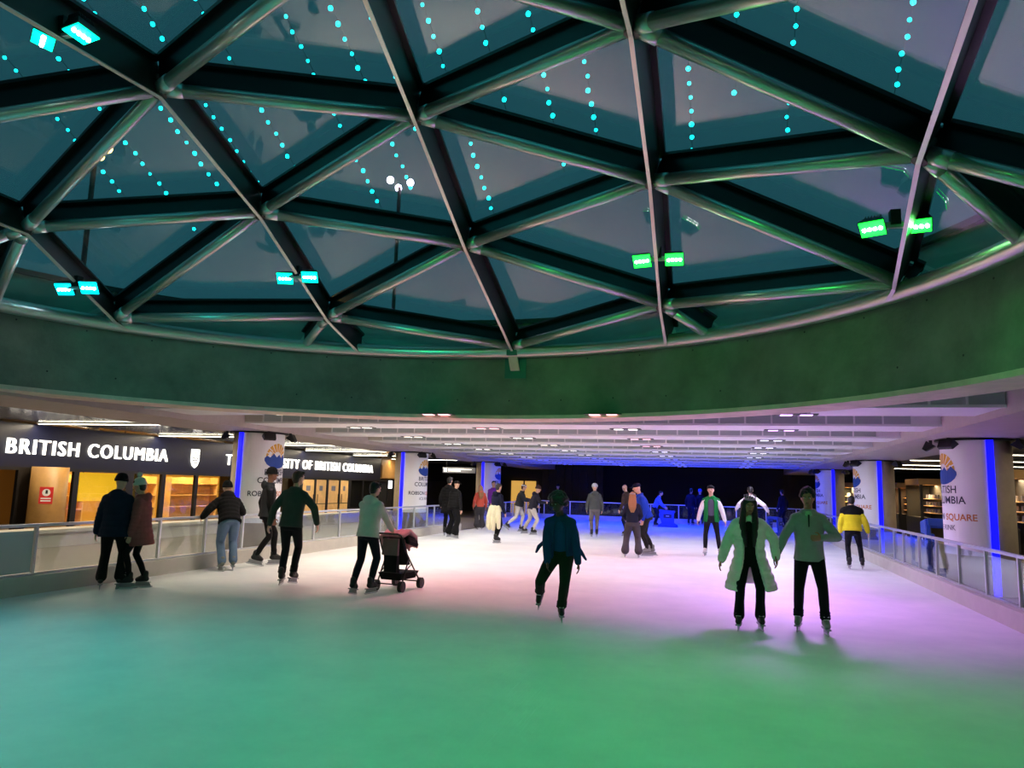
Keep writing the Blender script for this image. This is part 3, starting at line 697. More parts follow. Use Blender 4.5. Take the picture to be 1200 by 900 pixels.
GRID = {12.5:[(WARM,120),(PINK,150),(PINK,90),(PURP,300)], 15.6:[(WARM,230),(PINK,190),(WHITE,80),(PURP,240)], 18.65:[(WARM,210),(WHITE,90),(PINK,100),(LAV,270)], 21.75:[(WHITE,200),(WARM,80),(PINK,90),(LAV,260)],
        24.85:[(WHITE,180),(WHITE,70),(LAV,60),(LAV,210)], 27.95:[(WHITE,80),(WHITE,30),(LAV,30),(LAV,80)], 31.0:[(LAV,20),(BLUE,60),(BLUE,90),(BLUE,150)], 34.1:[(BLUE,400)]*4, 37.2:[(BLUE,440)]*4, 39.9:[(BLUE,260)]*4}
for r_, (y, row) in enumerate(GRID.items()):
    for x, (c, e) in zip(XS, row):
        downlight(x, y, c, e, tilt=((0,-.3) if y < 13 and x == 1.17 else (0,.5) if y < 16 else (0,.4)), ang=(116 if y < 13 else 138 if y < 16 else 135 if y > 24 else 166 if x in (-8.0, 1.17) else 150), label='%s recessed downlight in the %s ceiling beam from the dome' % (xn[x], ORD[r_]))
# ------------------------------------------------------------------ people
SKIN = {'light': mat('skin_light', (214,168,142), .55), 'tan': mat('skin_tan', (168,116,86), .55), 'brown': mat('skin_brown', (112,72,52), .55), 'dark': mat('skin_dark', (70,44,34), .55)}
def fab(name, rgb, bump=.25, bs=60): return mat('fabric_'+name, rgb, .85, spec=.2, bump=bump, bscale=bs, vary=.12, vscale=7)
m_hairb = mat('hair_black', (18,14,13), .5, bump=.5, bscale=40); m_hairbr = mat('hair_brown', (62,40,26), .5, bump=.5, bscale=40); m_hairbl = mat('hair_light_brown', (140,98,58), .5, bump=.6, bscale=30)
m_boot = mat('skate_boot_black', (20,19,20), .5); m_bootg = mat('skate_boot_grey', (120,124,120), .5); m_bootw = mat('skate_boot_white', (210,208,204), .5)
m_blade = mat('skate_blade_steel', (200,205,210), .25, metal=.9); m_holder = mat('blade_holder', (150,152,156), .4)
m_eye = mat('eye_white', (220,216,210), .3); m_iris = mat('eye_dark', (20,14,10), .3); m_lip = mat('lips', (140,78,70), .5)
def ell(c, R, rx, ry, n=18):
    return [c + R @ V(rx*math.cos(2*PI*i/n), ry*math.sin(2*PI*i/n), 0) for i in range(n)]
def ik(a, b, l1, l2, pole):
    """elbow / knee between a and b; returns (mid, end)"""
    a, b = Vector(a), Vector(b); d = b-a; L = d.length
    if L > (l1+l2)*.997: b = a + d*((l1+l2)*.997/L); d = b-a; L = d.length
    u = d/L; x = (l1*l1-l2*l2+L*L)/(2*L); h = math.sqrt(max(l1*l1-x*x, 0))
    p = Vector(pole); p = (p-u*p.dot(u)); p = p.normalized() if p.length > 1e-4 else V(0,1,0)
    return a+u*x+p*h, b
def rot(ax, deg): return Matrix.Rotation(math.radians(deg), 3, ax)
def person(label, xy, heading, sc=1.0, lean=4, side=0, twist=0, hip=.90, lf=(.1,0,0), rf=(-.1,0,0), lt=0, rt=0, lout=8, rout=8, lh=None, rh=None, head=(0,0), lpole=None, rpole=None,
           skin='light', top=None, pants=None, hat=None, hair=None, boots=None, vx=.014, face=False, extras=None, group=None, lift=0.0, armr=1.0, torso=1.0):
    top = top or dict(kind='jacket', m=fab('black',(20,20,22))); pants = pants or dict(m=fab('black_trouser',(18,18,20)))
    t = thing('person', label, 'person', (xy[0], xy[1], 0), math.radians(heading)+PI/2, group or 'skaters on the rink')
    SK = .095                                         # skate height below the ankle base
    Rt = rot('Z', twist) @ rot('X', lean) @ rot('Y', side)
    P = V(0, 0, (hip+SK))
    off = V(0,0,0)
    chest = P + Rt@V(0,-.0,.32); neck = P + Rt@V(0,.01,.53)
    sh = {s: neck + Rt@V(s*.165,0,-.075) for s in (1,-1)}
    hj = {s: P + rot('Z', twist*.5)@V(s*.088,0,-.02) for s in (1,-1)}
    hc = neck + Rt@V(0,0,.08); Rh = rot('Z', head[0]+twist) @ rot('X', head[1]+lean*.35)
    hc = hc + Rh@V(0,-.035,.125)
    ank = {1: V(lf[0],lf[1],lf[2]+SK+.08), -1: V(rf[0],rf[1],rf[2]+SK+.08)}
    kn = {}
    for s in (1,-1): kn[s], ank[s] = ik(hj[s], ank[s], .43, .42, V(s*.12,-1,.1))
    hd = {1: Vector(lh) if lh else sh[1]+V(.1,-.08,-.52), -1: Vector(rh) if rh else sh[-1]+V(-.1,-.08,-.52)}
    el = {}
    for s, pl in ((1,lpole),(-1,rpole)): el[s], hd[s] = ik(sh[s], hd[s], .29, .27, Vector(pl) if pl else V(s*.5,.9,-.2))
    S = Matrix.Scale(sc, 3)
    def fin(mb): mb.v = [tuple(Vector(v)*sc) for v in mb.v]; return mb
    # ---- body: one continuous skin from head to ankles with hands
    b = MB()
    b.loft([ell(P+Rt@V(0,0,-.1),Rt,.13,.1), ell(P,Rt,.15,.105), ell(P+Rt@V(0,0,.14),Rt,.125,.09), ell(chest,Rt,.145,.1), ell(P+Rt@V(0,.005,.44),Rt,.15,.085), ell(neck,Rt,.06,.055)])
    b.chain([neck-Rt@V(0,0,.04), hc+Rh@V(0,.02,-.06)], [.056,.052])
    b.ball(hc, (.076,.094,.108), 16, 12, Rh); b.ball(hc+Rh@V(0,-.03,-.06), (.056,.056,.056), 14, 8, Rh)
    b.capsule(hc+Rh@V(0,-.088,.012), .011, hc+Rh@V(0,-.108,-.018), .016, 8)
    for s in (1,-1):
        b.ball(hc+Rh@V(s*.077,.008,-.005), (.012,.022,.032), 8, 6, Rh); b.ball(hc+Rh@V(s*.03,-.078,.03), (.026,.018,.008), 8, 6, Rh)
        b.chain([hj[s], kn[s], ank[s]], [.078,.052,.04]); b.chain([sh[s], el[s], hd[s]], [.046,.038,.026])
        # hand: palm, four unequal fingers with a bend, thumb off the side
        fdir = (hd[s]-el[s]).normalized(); sd = V(s,0,0); fwd = V(0,-1,0)
        pn = fdir.cross(fwd); pn = pn.normalized() if pn.length > .2 else V(s,0,0)   # side axis across palm normal
        nrm = V(-s,0,0) - fdir*V(-s,0,0).dot(fdir); nrm = nrm.normalized() if nrm.length > .15 else V(0,0,-1)
        ac = fdir.cross(nrm)
        if ac.dot(V(0,-1,.3)) < 0: ac = -ac            # thumb side points forward
        Rm = Matrix((ac, nrm, fdir)).transposed()
        b.ball(hd[s]+fdir*.045, (.041,.018,.055), 10, 8, Rm)
        for q, (o_, L) in enumerate(((.031,.066),(.011,.074),(-.010,.069),(-.030,.054))):
            p0 = hd[s]+fdir*.08+ac*o_; p1 = p0+fdir*L*.5+nrm*.012+ac*o_*.12; p2 = p1+(fdir*.75+nrm*.75).normalized()*L*.5
            b.chain([p0,p1,p2], [.0098,.0092,.008], 8)
        p0 = hd[s]+fdir*.025+ac*.034; p1 = p0+(ac*.75+fdir*.6+nrm*.2).normalized()*.04; p2 = p1+(fdir+nrm*.4+ac*.15).normalized()*.032
        b.chain([p0,p1,p2], [.013,.0112,.0095], 8)
    body = vox('body', fin(b), vx*.8, SKIN[skin], t, 2)
    # ---- trousers
    pm, pw = pants['m'], pants.get('w', 1.0); cuff = pants.get('cuff', .052)
    b = MB(); b.loft([ell(P+Rt@V(0,0,-.13),Rt,.15,.115), ell(P+Rt@V(0,0,-.05),Rt,.172,.13), ell(P+Rt@V(0,0,.1),Rt,.15,.11), ell(P+Rt@V(0,0,.16),Rt,.14,.1)])
    for s in (1,-1):
        lo = ank[s]+(kn[s]-ank[s])*.06
        mid = (kn[s]+lo)/2 + V(0,.012,0)
        b.chain([hj[s]-V(0,0,.03), (hj[s]+kn[s])/2, kn[s], mid, lo], [.1*min(pw,1.15), .084*pw, .066*pw, .064*pw, cuff*pw], 14)
        if pants.get('bunch'):
            for q in range(3): b.ball(lo+(kn[s]-lo)*(.02+.09*q), (.07*pw,.07*pw,.03), 12, 6)
    vox('trousers', fin(b), vx, pm, t, 2)
    # ---- top
    k = top['kind']; th = {'puffer':.05,'jacket':.03,'hoodie':.032,'coat':.045,'shirt':.02,'pullover':.028}[k]*top.get('fat',1); hem = top.get('hem', -.06); tm = top['m']; sm = top.get('sm', tm)
    W = torso
    b = MB(); rings = []
    zs = [hem+(.5-hem)*i/24 for i in range(25)]
    def prof(z):
        pts = [(-.5,.165,.125),(-.1,.158,.118),(0,.152,.11),(.15,.14,.102),(.32,.16,.112),(.42,.168,.102),(.47,.13,.08),(.5,.085,.07)]
        for (a,x0,y0),(c,x1,y1) in zip(pts, pts[1:]):
            if a <= z <= c: f = (z-a)/(c-a); return x0+(x1-x0)*f, y0+(y1-y0)*f
        return pts[-1][1:]
    for z in zs:
        rx, ry = prof(z); bul = th
        if k in ('puffer','coat'): bul = th + (.024 if k == 'coat' else .016)*abs(math.sin(z*PI/.095))
        flare = max(0, -z)*top.get('flare', .12)
        rings.append(ell(P+Rt@V(0,.0,z), Rt, (rx+bul+flare)*W, (ry+bul+flare)*W))
    opn = top.get('open')
    sleeves = b if sm is tm else MB()
    for s in (1,-1):
        wr = hd[s]+(el[s]-hd[s])*.06; ar = {'puffer':1.35,'coat':1.35,'jacket':1.18,'hoodie':1.18,'shirt':1.0,'pullover':1.1}[k]*armr
        pts = [sh[s]-Rt@V(s*.02,0,.01), sh[s]+(el[s]-sh[s])*.5, el[s], el[s]+(wr-el[s])*.5, wr]; rs = [.066*ar,.06*ar,.053*ar,.05*ar,.042*ar]
        if k in ('puffer','coat'):
            P2 = []; R2 = []
            for q in range(4):
                for f in (0,.25,.5,.75): P2.append(pts[q].lerp(pts[q+1], f)); R2.append((rs[q]+(rs[q+1]-rs[q])*f)*(1.1 if f in (.25,.75) else .96))
            P2.append(pts[4]); R2.append(rs[4]); pts, rs = P2, R2
        sleeves.chain(pts, rs, 12)
    if opn:
        # open front: a thick C-shaped shell hanging from the shoulders
        n = 40
        def shell(r_in, r_out, zlist):
            grid = []
            for z in zlist:
                rx, ry = prof(z); f = (z-hem)/(.5-hem); gap = math.radians(opn[0]+(opn[1]-opn[0])*f); flare = max(0,-z)*top.get('flare',.12); bul = .026*abs(math.sin(z*PI/.105)) if k == 'coat' else 0
                ro = []
                for i in range(n+1):
                    a = -PI/2+gap+(2*PI-2*gap)*i/n; ro.append((a, rx+flare, ry+flare, bul))
                grid.append((z, ro))
            vv = []; fs_ = []
            for z, ro in grid:
                for rr in (r_in, r_out):
                    for a, rx, ry, bul in ro:
                        e = rr+(bul if rr == r_out else 0); vv.append(P+Rt@V((rx+e)*W*math.cos(a),(ry+e)*W*math.sin(a),z))
            m = n+1; rows = len(grid)
            idx = lambda r_, l, i: r_*2*m+l*m+i
            for r_ in range(rows-1):
                for i in range(n):
                    for l in (0,1): fs_.append((idx(r_,l,i),idx(r_,l,i+1),idx(r_+1,l,i+1),idx(r_+1,l,i)))
                for i in (0,n): fs_.append((idx(r_,0,i),idx(r_,1,i),idx(r_+1,1,i),idx(r_+1,0,i)))
            for r_ in (0,rows-1):
                for i in range(n): fs_.append((idx(r_,0,i),idx(r_,0,i+1),idx(r_,1,i+1),idx(r_,1,i)))
            return vv, fs_
        vv, fs_ = shell(.012, .012+max(th,.032), zs); b.add(vv, fs_)
        um = top['under']; ub = MB(); uz = [top.get('uhem',-.02)+(.5-top.get('uhem',-.02))*i/8 for i in range(9)]
        ub.loft([ell(P+Rt@V(0,0,z), Rt, prof(z)[0]+.006, prof(z)[1]+.008) for z in uz]); ub.chain([sh[1],sh[-1]],[.06,.06]); vox('shirt', fin(ub), vx, um, t, 2)
    else:
        b.loft(rings)
    b.chain([sh[1],neck-Rt@V(0,0,.03),sh[-1]], [.058+th*.35,.066+th*.5,.058+th*.35])
    if top.get('collar', 1): 
        for i in range(10):
            if opn and 3 <= i <= 5: continue
            a = 2*PI*i/10+PI/2-.3; b.ball(neck+Rt@V(.07*math.cos(a),.065*math.sin(a)+.0,.02), .028+th*.3, 8, 6)
    if top.get('hood'):
        b.ball(neck+Rt@V(0,.1,-.0), (.12,.06,.085), 14, 8, Rt)
        for s in (1,-1): b.capsule(neck+Rt@V(s*.1,.05,.0), .045, neck+Rt@V(s*.05,-.07,.0), .03)
    for fn in top.get('flaps', []):
        p0, p1, p2, r_ = [Vector(q) if not isinstance(q, float) else q for q in fn]; b.chain([p0,p1,p2],[r_,r_*1.3,r_*.8])
    tp = vox({'puffer':'puffer_jacket','jacket':'jacket','hoodie':'hoodie','coat':'long_coat','shirt':'shirt','pullover':'pullover'}[k], fin(b), vx, tm, t, 2 if k in ('puffer','coat') else 3)
    if sleeves is not b: vox('sleeves', fin(sleeves), vx, sm, t, 2)
    if top.get('yoke'):
        yb = MB(); yb.loft([ell(P+Rt@V(0,0,z), Rt, (prof(z)[0]+th+.016)*W, (prof(z)[1]+th+.018)*W) for z in (.36,.4,.44,.47,.5)])
        for s in (1,-1): yb.capsule(sh[s]-Rt@V(s*.06,0,-.02), .115, sh[s]+(el[s]-sh[s])*.08, .108)
        yb.chain([sh[1],neck-Rt@V(0,0,.02),sh[-1]], [.12,.125,.12]); yb.ball(neck+Rt@V(0,0,.02), (.12,.115,.075), 12, 8, Rt)
        vox('shoulder_yoke', fin(yb), vx, top['yoke'], t, 2)
    # ---- skates
    bm_ = boots or m_boot
    for s, tp_, ou, ft in ((1,lt,lout,lf),(-1,rt,rout,rf)):
        sk_dir = rot('Z', s*ou) @ rot('X', tp_)      # + tp_ pitches the toe down
        A = ank[s]
        def q(x,y,z): return A + sk_dir@V(x,y,z)
        m = MB()
        m.chain([q(0,.012,.06), q(0,.01,.02), q(0,.005,-.03)], [.05,.05,.05]); m.capsule(q(0,.03,-.035), .046, q(0,-.12,-.048), .041); m.capsule(q(0,-.03,.0), .046, q(0,-.11,-.04), .04)
        bt = vox('skate_boot', fin(m), max(vx*.8,.01), bm_, t, 2)
        m = MB(); S4 = [(-.034,.1),(.034,.1),(.036,-.16),(-.036,-.16)]
        m.hexa([q(x,y,-.1) for x,y in S4]+[q(x,y,-.082) for x,y in S4])
        m.hexa([q(x,y,-.15) for x,y in ((-.004,.12),(.004,.12),(.004,-.17),(-.004,-.17))]+[q(x,y,-.098) for x,y in ((-.012,.09),(.012,.09),(.012,-.14),(-.012,-.14))])
        fin(m).build('blade_holder', m_holder, bt)
        m = MB(); bl = [(.14,-.145),(.15,-.16),(.12,-.175),(-.16,-.175),(-.2,-.16),(-.19,-.14)]
        n6 = len(bl); m.add([q(-.002,y,z) for y,z in bl]+[q(.002,y,z) for y,z in bl], [tuple(range(n6)),tuple(range(2*n6-1,n6-1,-1))]+[(i,(i+1)%n6,n6+(i+1)%n6,n6+i) for i in range(n6)])
        fin(m).build('blade', m_blade, bt)
        m = MB()
        for i in range(4): m.capsule(q(-.03,-.055-.012*i*0-.0,.09-.035*i)+sk_dir@V(0,-.012*i,0), .006, q(.03,-.055,.09-.035*i)+sk_dir@V(0,-.012*i,0), .006, 6)
        if vx < .012: fin(m).build('laces', m_bootw, bt)
    # ---- head wear, hair, face
    if hair:
        kind, hm = hair; m = MB()
        if kind == 'short':
            m.ball(hc+Rh@V(0,.02,.035), (.087,.096,.092), 16, 10, Rh); m.ball(hc+Rh@V(0,.05,-.02), (.076,.06,.08), 12, 8, Rh)
            for i in range(7): m.ball(hc+Rh@V(-.06+.02*i,-.055,.085+.01*math.sin(i*2)), .025, 8, 6)
        elif kind == 'curly':
            rnd = random.Random(3)
            for i in range(150):
                a = rnd.uniform(0,2*PI); e = rnd.uniform(-.35,1.5); d = V(math.cos(e)*math.cos(a), math.cos(e)*math.sin(a), math.sin(e))
                if d.y < -.45 and d.z < .42: continue
                m.ball(hc+Rh@V(d.x*.118,d.y*.125+.014,d.z*.128+.03), rnd.uniform(.03,.044), 6, 5)
            m.ball(hc+Rh@V(0,.032,.045), (.112,.108,.118), 12, 8, Rh)
        elif kind == 'wavy':
            rnd = random.Random(9)
            for i in range(90):
                a = rnd.uniform(0,2*PI); e = rnd.uniform(.1,1.5); d = V(math.cos(e)*math.cos(a), math.cos(e)*math.sin(a), math.sin(e))
                if d.y < -.5 and d.z < .62: continue
                m.ball(hc+Rh@V(d.x*.084,d.y*.1+.006,d.z*.112+.018), rnd.uniform(.016,.03), 6, 5)
            m.ball(hc+Rh@V(0,.022,.036), (.086,.094,.1), 12, 8, Rh); m.ball(hc+Rh@V(0,.055,-.02), (.072,.05,.07), 12, 8, Rh)
        elif kind == 'long':
            m.ball(hc+Rh@V(0,.018,.028), (.088,.1,.098), 16, 10, Rh)
            for s in (1,-1):
                m.chain([hc+Rh@V(s*.068,-.02,.05), hc+Rh@V(s*.078,-.03,-.08), neck+Rt@V(s*.088,-.11,-.06), neck+Rt@V(s*.07,-.155,-.2), neck+Rt@V(s*.055,-.16,-.36)], [.034,.04,.048,.045,.02])
                m.chain([hc+Rh@V(s*.05,.06,.0), neck+Rt@V(s*.06,.07,-.05), neck+Rt@V(s*.06,.1,-.2)], [.05,.055,.03])
        elif kind == 'back':
            m.ball(hc+Rh@V(0,.018,.028), (.088,.1,.098), 16, 10, Rh)
            for x in (-.06,-.02,.02,.06): m.chain([hc+Rh@V(x,.07,.02), neck+Rt@V(x*1.3,.12,-.02), neck+Rt@V(x*1.05,.14,-.14), neck+Rt@V(x*.6,.135,-.26)], [.04,.045,.042,.014])
        elif kind == 'bun':
            m.ball(hc+Rh@V(0,.018,.028), (.086,.1,.096), 16, 10, Rh); m.ball(hc+Rh@V(0,.12,.05), .045, 10, 8)
        vox('hair', fin(m), max(vx*.8,.008), hm, t, 1)
    if hat:
        kind, hm = hat[:2]; m = MB()
        if kind in ('beanie','pom'):
            rg = [ell(hc+Rh@V(0,.012,z), Rh, r_*.092, r_*.108) for z, r_ in ((.02,1.0),(.06,1.03),(.1,.93),(.13,.72),(.15,.4),(.155,.08))]
            m.loft(rg); ht = fin(m).build('beanie', hm, t, smooth=True)
            m = MB(); m.loft([ell(hc+Rh@V(0,.012,z), Rh, .096*r_, .112*r_) for z, r_ in ((.01,1),(.015,1.05),(.05,1.05),(.056,1.0))]); fin(m).build('brim', hm, ht, smooth=True)
            if kind == 'pom': m = MB(); m.ball(hc+Rh@V(0,.02,.195), .048, 12, 8); fin(m).build('pompom', hm, ht, smooth=True)
        elif kind == 'cap':
            m.loft([ell(hc+Rh@V(0,.01,z), Rh, r_*.088, r_*.104) for z, r_ in ((.03,1.0),(.07,1.0),(.1,.85),(.12,.5),(.125,.08))]); ht = fin(m).build('cap', hm, t, smooth=True)
            m = MB(); m.ball(hc+Rh@V(0,-.12,.035), (.07,.075,.012), 12, 6, Rh); fin(m).build('peak', hm, ht, smooth=True)
        elif kind == 'helmet':
            m.loft([ell(hc+Rh@V(0,.01,z), Rh, r_*.105, r_*.125) for z, r_ in ((.015,1.0),(.07,1.02),(.11,.88),(.14,.55),(.15,.1))]); ht = fin(m).build('helmet', hm, t, smooth=True)
            for x in (-.05,0,.05): m = MB(); m.chain([hc+Rh@V(x,-.08,.1), hc+Rh@V(x,0,.152-abs(x)*.3), hc+Rh@V(x,.1,.1)], [.009]*3, 8); fin(m).build('helmet_vent', m_black, ht)
        elif kind == 'tiara':
            for i in range(7):
                a = math.radians(-60+20*i)-PI/2; h_ = .05+.045*(1-abs(i-3)/3); p = hc+Rh@V(.088*math.cos(a),.088*math.sin(a)+.02,.1)
                m.capsule(p, .011, p+Rh@V(0,.01,h_), .006, 8); m.ball(p+Rh@V(0,.01,h_), .013, 8, 6)
            m.chain([hc+Rh@V(.088*math.cos(math.radians(-150+12*i)),.088*math.sin(math.radians(-150+12*i))+.02,.1) for i in range(11)], [.012]*11, 8)
            vox('tiara', fin(m), .007, hm, t, 1)
        elif kind == 'headband':
            m.loft([ell(hc+Rh@V(0,.008,z), Rh, .09, .107) for z in (.045,.085)]); fin(m).build('headband', hm, t, smooth=True)
    if face:
        for s in (1,-1):
            m = MB(); m.ball(hc+Rh@V(s*.03,-.083,.012), (.014,.008,.008), 10, 6, Rh); e = fin(m).build('eye', m_eye, t, smooth=True)
            m = MB(); m.ball(hc+Rh@V(s*.03,-.0895,.012), (.0065,.004,.0065), 8, 6, Rh); fin(m).build('iris', m_iris, e, smooth=True)
            m = MB(); m.capsule(hc+Rh@V(s*.014,-.092,.032), .005, hc+Rh@V(s*.046,-.082,.036), .004, 8); fin(m).build('eyebrow', m_hairb, t)
        m = MB(); m.capsule(hc+Rh@V(-.02,-.09,-.054), .0065, hc+Rh@V(.02,-.09,-.054), .0065, 8); m.capsule(hc+Rh@V(-.012,-.093,-.054), .007, hc+Rh@V(.012,-.093,-.054), .007, 8); fin(m).build('mouth', m_lip, t)
    if extras: extras(t, dict(P=P, Rt=Rt, neck=neck, chest=chest, hc=hc, Rh=Rh, sh=sh, el=el, hd=hd, kn=kn, ank=ank, fin=fin, sc=sc))
    # set the lowest blade on the ice
    lo = min((o_.matrix_basis @ v.co).z for c in t.children_recursive if c.name.startswith('blade') and 'holder' not in c.name for o_ in (c,) for v in c.data.vertices)
    t.location.z = -lo + lift
    return t
blk = fab('black_trouser', (17,17,19)); navy = fab('navy_parka', (22,32,52)); pinkf = fab('dusty_pink_parka', (150,84,82)); jeans = fab('light_jeans', (106,128,156)); charc = fab('charcoal', (42,43,46)); black = fab('black_jacket', (20,20,22))
mint = fab('pale_mint_coat', (236,234,218)); sage = fab('sage_fleece', (150,156,148)); green_g = fab('grey_green_jacket', (62,72,66)); hood_w = fab('pale_hoodie', (206,202,196)); bluej = fab('blue_jacket', (20,58,104)); olive = fab('olive_trouser', (34,40,32)); yellow = fab('yellow_puffer', (226,214,40)); grey = fab('grey_jacket', (84,88,86)); gpant = fab('grey_trouser', (112,104,104)); dgrey = fab('dark_grey_trouser', (70,68,72)); royal = fab('royal_blue_jacket', (26,62,178)); kelly = fab('green_jacket', (24,128,62)); wsl = fab('white_sleeve', (226,220,224)); cream = fab('cream_coat', (226,220,188)); wpant = fab('white_trouser', (206,200,194)); bpant = fab('beige_trouser', (194,182,176)); orange = fab('orange_jacket', (206,92,74)); purple = fab('purple_jacket', (122,52,164)); brown = fab('brown_pack', (112,84,56)); lblue = fab('light_blue_jacket', (84,112,210)); dkn = fab('dark_navy', (18,22,48)); whitej = fab('white_jacket', (224,214,220)); tee = fab('blue_shirt', (22,66,122)); vest = fab('dark_vest', (48,50,54)); greytee = fab('grey_shirt', (86,84,104)); wool = fab('white_wool', (222,218,210), .6, 90); shoulderp = fab('black_yoke', (16,16,18))
J = dict
# pair at the left rail
person('person in navy hooded parka and black beanie, back turned, at the left rail', (-9.10,9.69), 122, .95, top=J(kind='puffer',m=navy,hem=-.16,hood=1,flare=.1,fat=1.1), pants=J(m=blk,w=1.15,cuff=.075), hat=('beanie',fab('black_knit',(16,16,18),.6,90)), lf=(.13,.02,0), rf=(-.13,-.05,0), lean=3, head=(-25,5), lh=(.27,-.02,.90), rh=(-.27,-.08,.9), vx=.011)
person('person in dusty pink parka and white pompom hat beside the navy parka', (-8.86,9.98), 205, .92, top=J(kind='puffer',m=pinkf,hem=-.28,hood=1,flare=.1,fat=.95), pants=J(m=blk,w=.85), hat=('pom',wool), hair=('short',m_hairb), lf=(.08,-.1,0), rf=(-.09,.1,0), lean=5, head=(-10,8), lh=(.2,-.12,.84), rh=(-.22,-.1,.84), vx=.011, face=True)
# leaning skater in jeans and vest skater
person('person in black jacket and light jeans bending over the left rail', (-9.12,12.55), 138, 1.0, top=J(kind='puffer',m=black,hem=-.08,hood=1,fat=.9), pants=J(m=jeans,w=1.2,cuff=.07), boots=m_bootg, hat=('beanie',black), lean=40, hip=.86, lf=(.1,.1,0), rf=(-.12,.02,0), lh=(.42,-.42,.98), rh=(-.2,-.6,1.1), head=(0,-10), vx=.011)
person('person in dark vest and black beanie turned right by the near left column', (-8.98,13.55), 42, 1.06, top=J(kind='jacket',m=vest,sm=black,hem=-.08,hood=1), pants=J(m=blk,w=.9,bunch=1), hat=('beanie',black), skin='brown', lean=3, lf=(.08,-.2,0), rf=(-.1,.16,.02), rt=12, lh=(.24,.02,.92), rh=(-.24,-.1,.9), head=(5,0), vx=.012, face=True)
person('person in grey green jacket and dark trousers skating away, bare headed', (-7.0,11.3), 101, 1.02, top=J(kind='jacket',m=green_g,hem=-.08,fat=1.25), pants=J(m=fab('dark_navy_trouser',(20,24,30)),w=1.0,bunch=1), hair=('short',m_hairbr), lean=6, side=-2, lf=(.06,.12,0), rf=(-.05,-.1,0), rt=8, lh=(.36,.02,.95), rh=(-.42,-.05,.98), lpole=(1,.6,0), rpole=(-1,.6,0), head=(-35,0), vx=.011)
person('person in pale hoodie pushing the black stroller', (-5.37,10.9), 84, .94, top=J(kind='hoodie',m=hood_w,hem=-.08,hood=1,fat=1.35), pants=J(m=fab('navy_trouser',(24,24,38)),w=1.0), hair=('short',m_hairb), lean=9, lf=(.12,.18,0), rf=(-.1,.0,0), lt=10, rt=0, lh=(.2,-.44,1.02), rh=(-.2,-.44,1.02), head=(-18,5), vx=.011)
# far left pair, orange and purple
person('person in short black puffer and wide black trousers gliding past the second column', (-8.5,23.4), 66, 1.0, top=J(kind='puffer',m=black,hem=-.05,hood=1), pants=J(m=blk,w=1.45,cuff=.09), hat=('cap',black), lean=10, lf=(.2,-.05,0), rf=(-.22,.1,0), rt=10, lh=(.2,-.2,.9), rh=(-.3,-.05,.9))
person('person in long black coat standing behind the black puffer skater', (-9.0,24.3), 95, 1.08, top=J(kind='coat',m=black,hem=-.3,hood=1), pants=J(m=blk), hair=('short',m_hairb), lean=2)
person('person in orange jacket with brown backpack at the barrier gap', (-9.25,28.6), 120, .95, top=J(kind='jacket',m=orange,hem=-.06,hood=1), pants=J(m=dgrey,w=1.5,cuff=.1), hair=('back',m_hairbl), lean=2)
person('person in purple jacket facing the rink at the farthest left column', (-9.2,30.2), -60, 1.05, top=J(kind='jacket',m=purple,hem=-.05), pants=J(m=fab('blue_jeans',(44,58,86)),w=1), hair=('short',m_hairb), lean=0, lh=(.14,-.2,.95), rh=(-.14,-.2,.95), face=True)
# mid group
def tied_coat(t, j):
    m = MB(); P, Rt = j['P'], j['Rt']
    for x, y, l in ((-.16,.1,.5),(-.05,.15,.56),(.06,.15,.54),(.16,.1,.48)): m.chain([P+Rt@V(x,y*.9,.1), P+Rt@V(x*1.3,y*1.2,-.2), P+V(x*1.5,y*1.35,-l)], [.07,.085,.06])
    m.loft([ell(P+Rt@V(0,0,z), Rt, .2, .16) for z in (-.02,.06,.12)])
    vox('tied_coat', j['fin'](m), .014, cream, t, 3)
person('person in black with cream coat tied round the waist', (-6.67,22.3), 62, .98, top=J(kind='jacket',m=dkn,hem=-.04,hood=1), pants=J(m=blk,w=.85), hair=('short',m_hairb), lean=3, lf=(.07,-.05,0), rf=(-.07,.05,0), lh=(.2,-.22,.95), extras=tied_coat)
person('person in dark puffer and white trousers reaching out to a friend', (-7.6,28.4), 15, 1.0, top=J(kind='puffer',m=charc,hem=-.03), pants=J(m=wpant,w=1.05), hat=('headband',wool), hair=('short',m_hairbr), lean=14, lf=(.1,-.1,0), rf=(-.1,.42,.12), rt=35, lh=(.3,-.5,1.2), rh=(-.2,-.5,1.2))
person('person in dark jacket and beige trousers in a wide lunge', (-6.75,27.1), 40, 1.02, top=J(kind='jacket',m=fab('plum_black',(38,36,50)),hem=-.06,hood=1), pants=J(m=bpant,w=1.15), hat=('beanie',fab('brown_knit',(70,54,46))), lean=20, hip=.83, lf=(.42,.1,0), rf=(-.32,.1,0), lh=(.3,-.35,1.0), rh=(-.3,-.4,1.15))
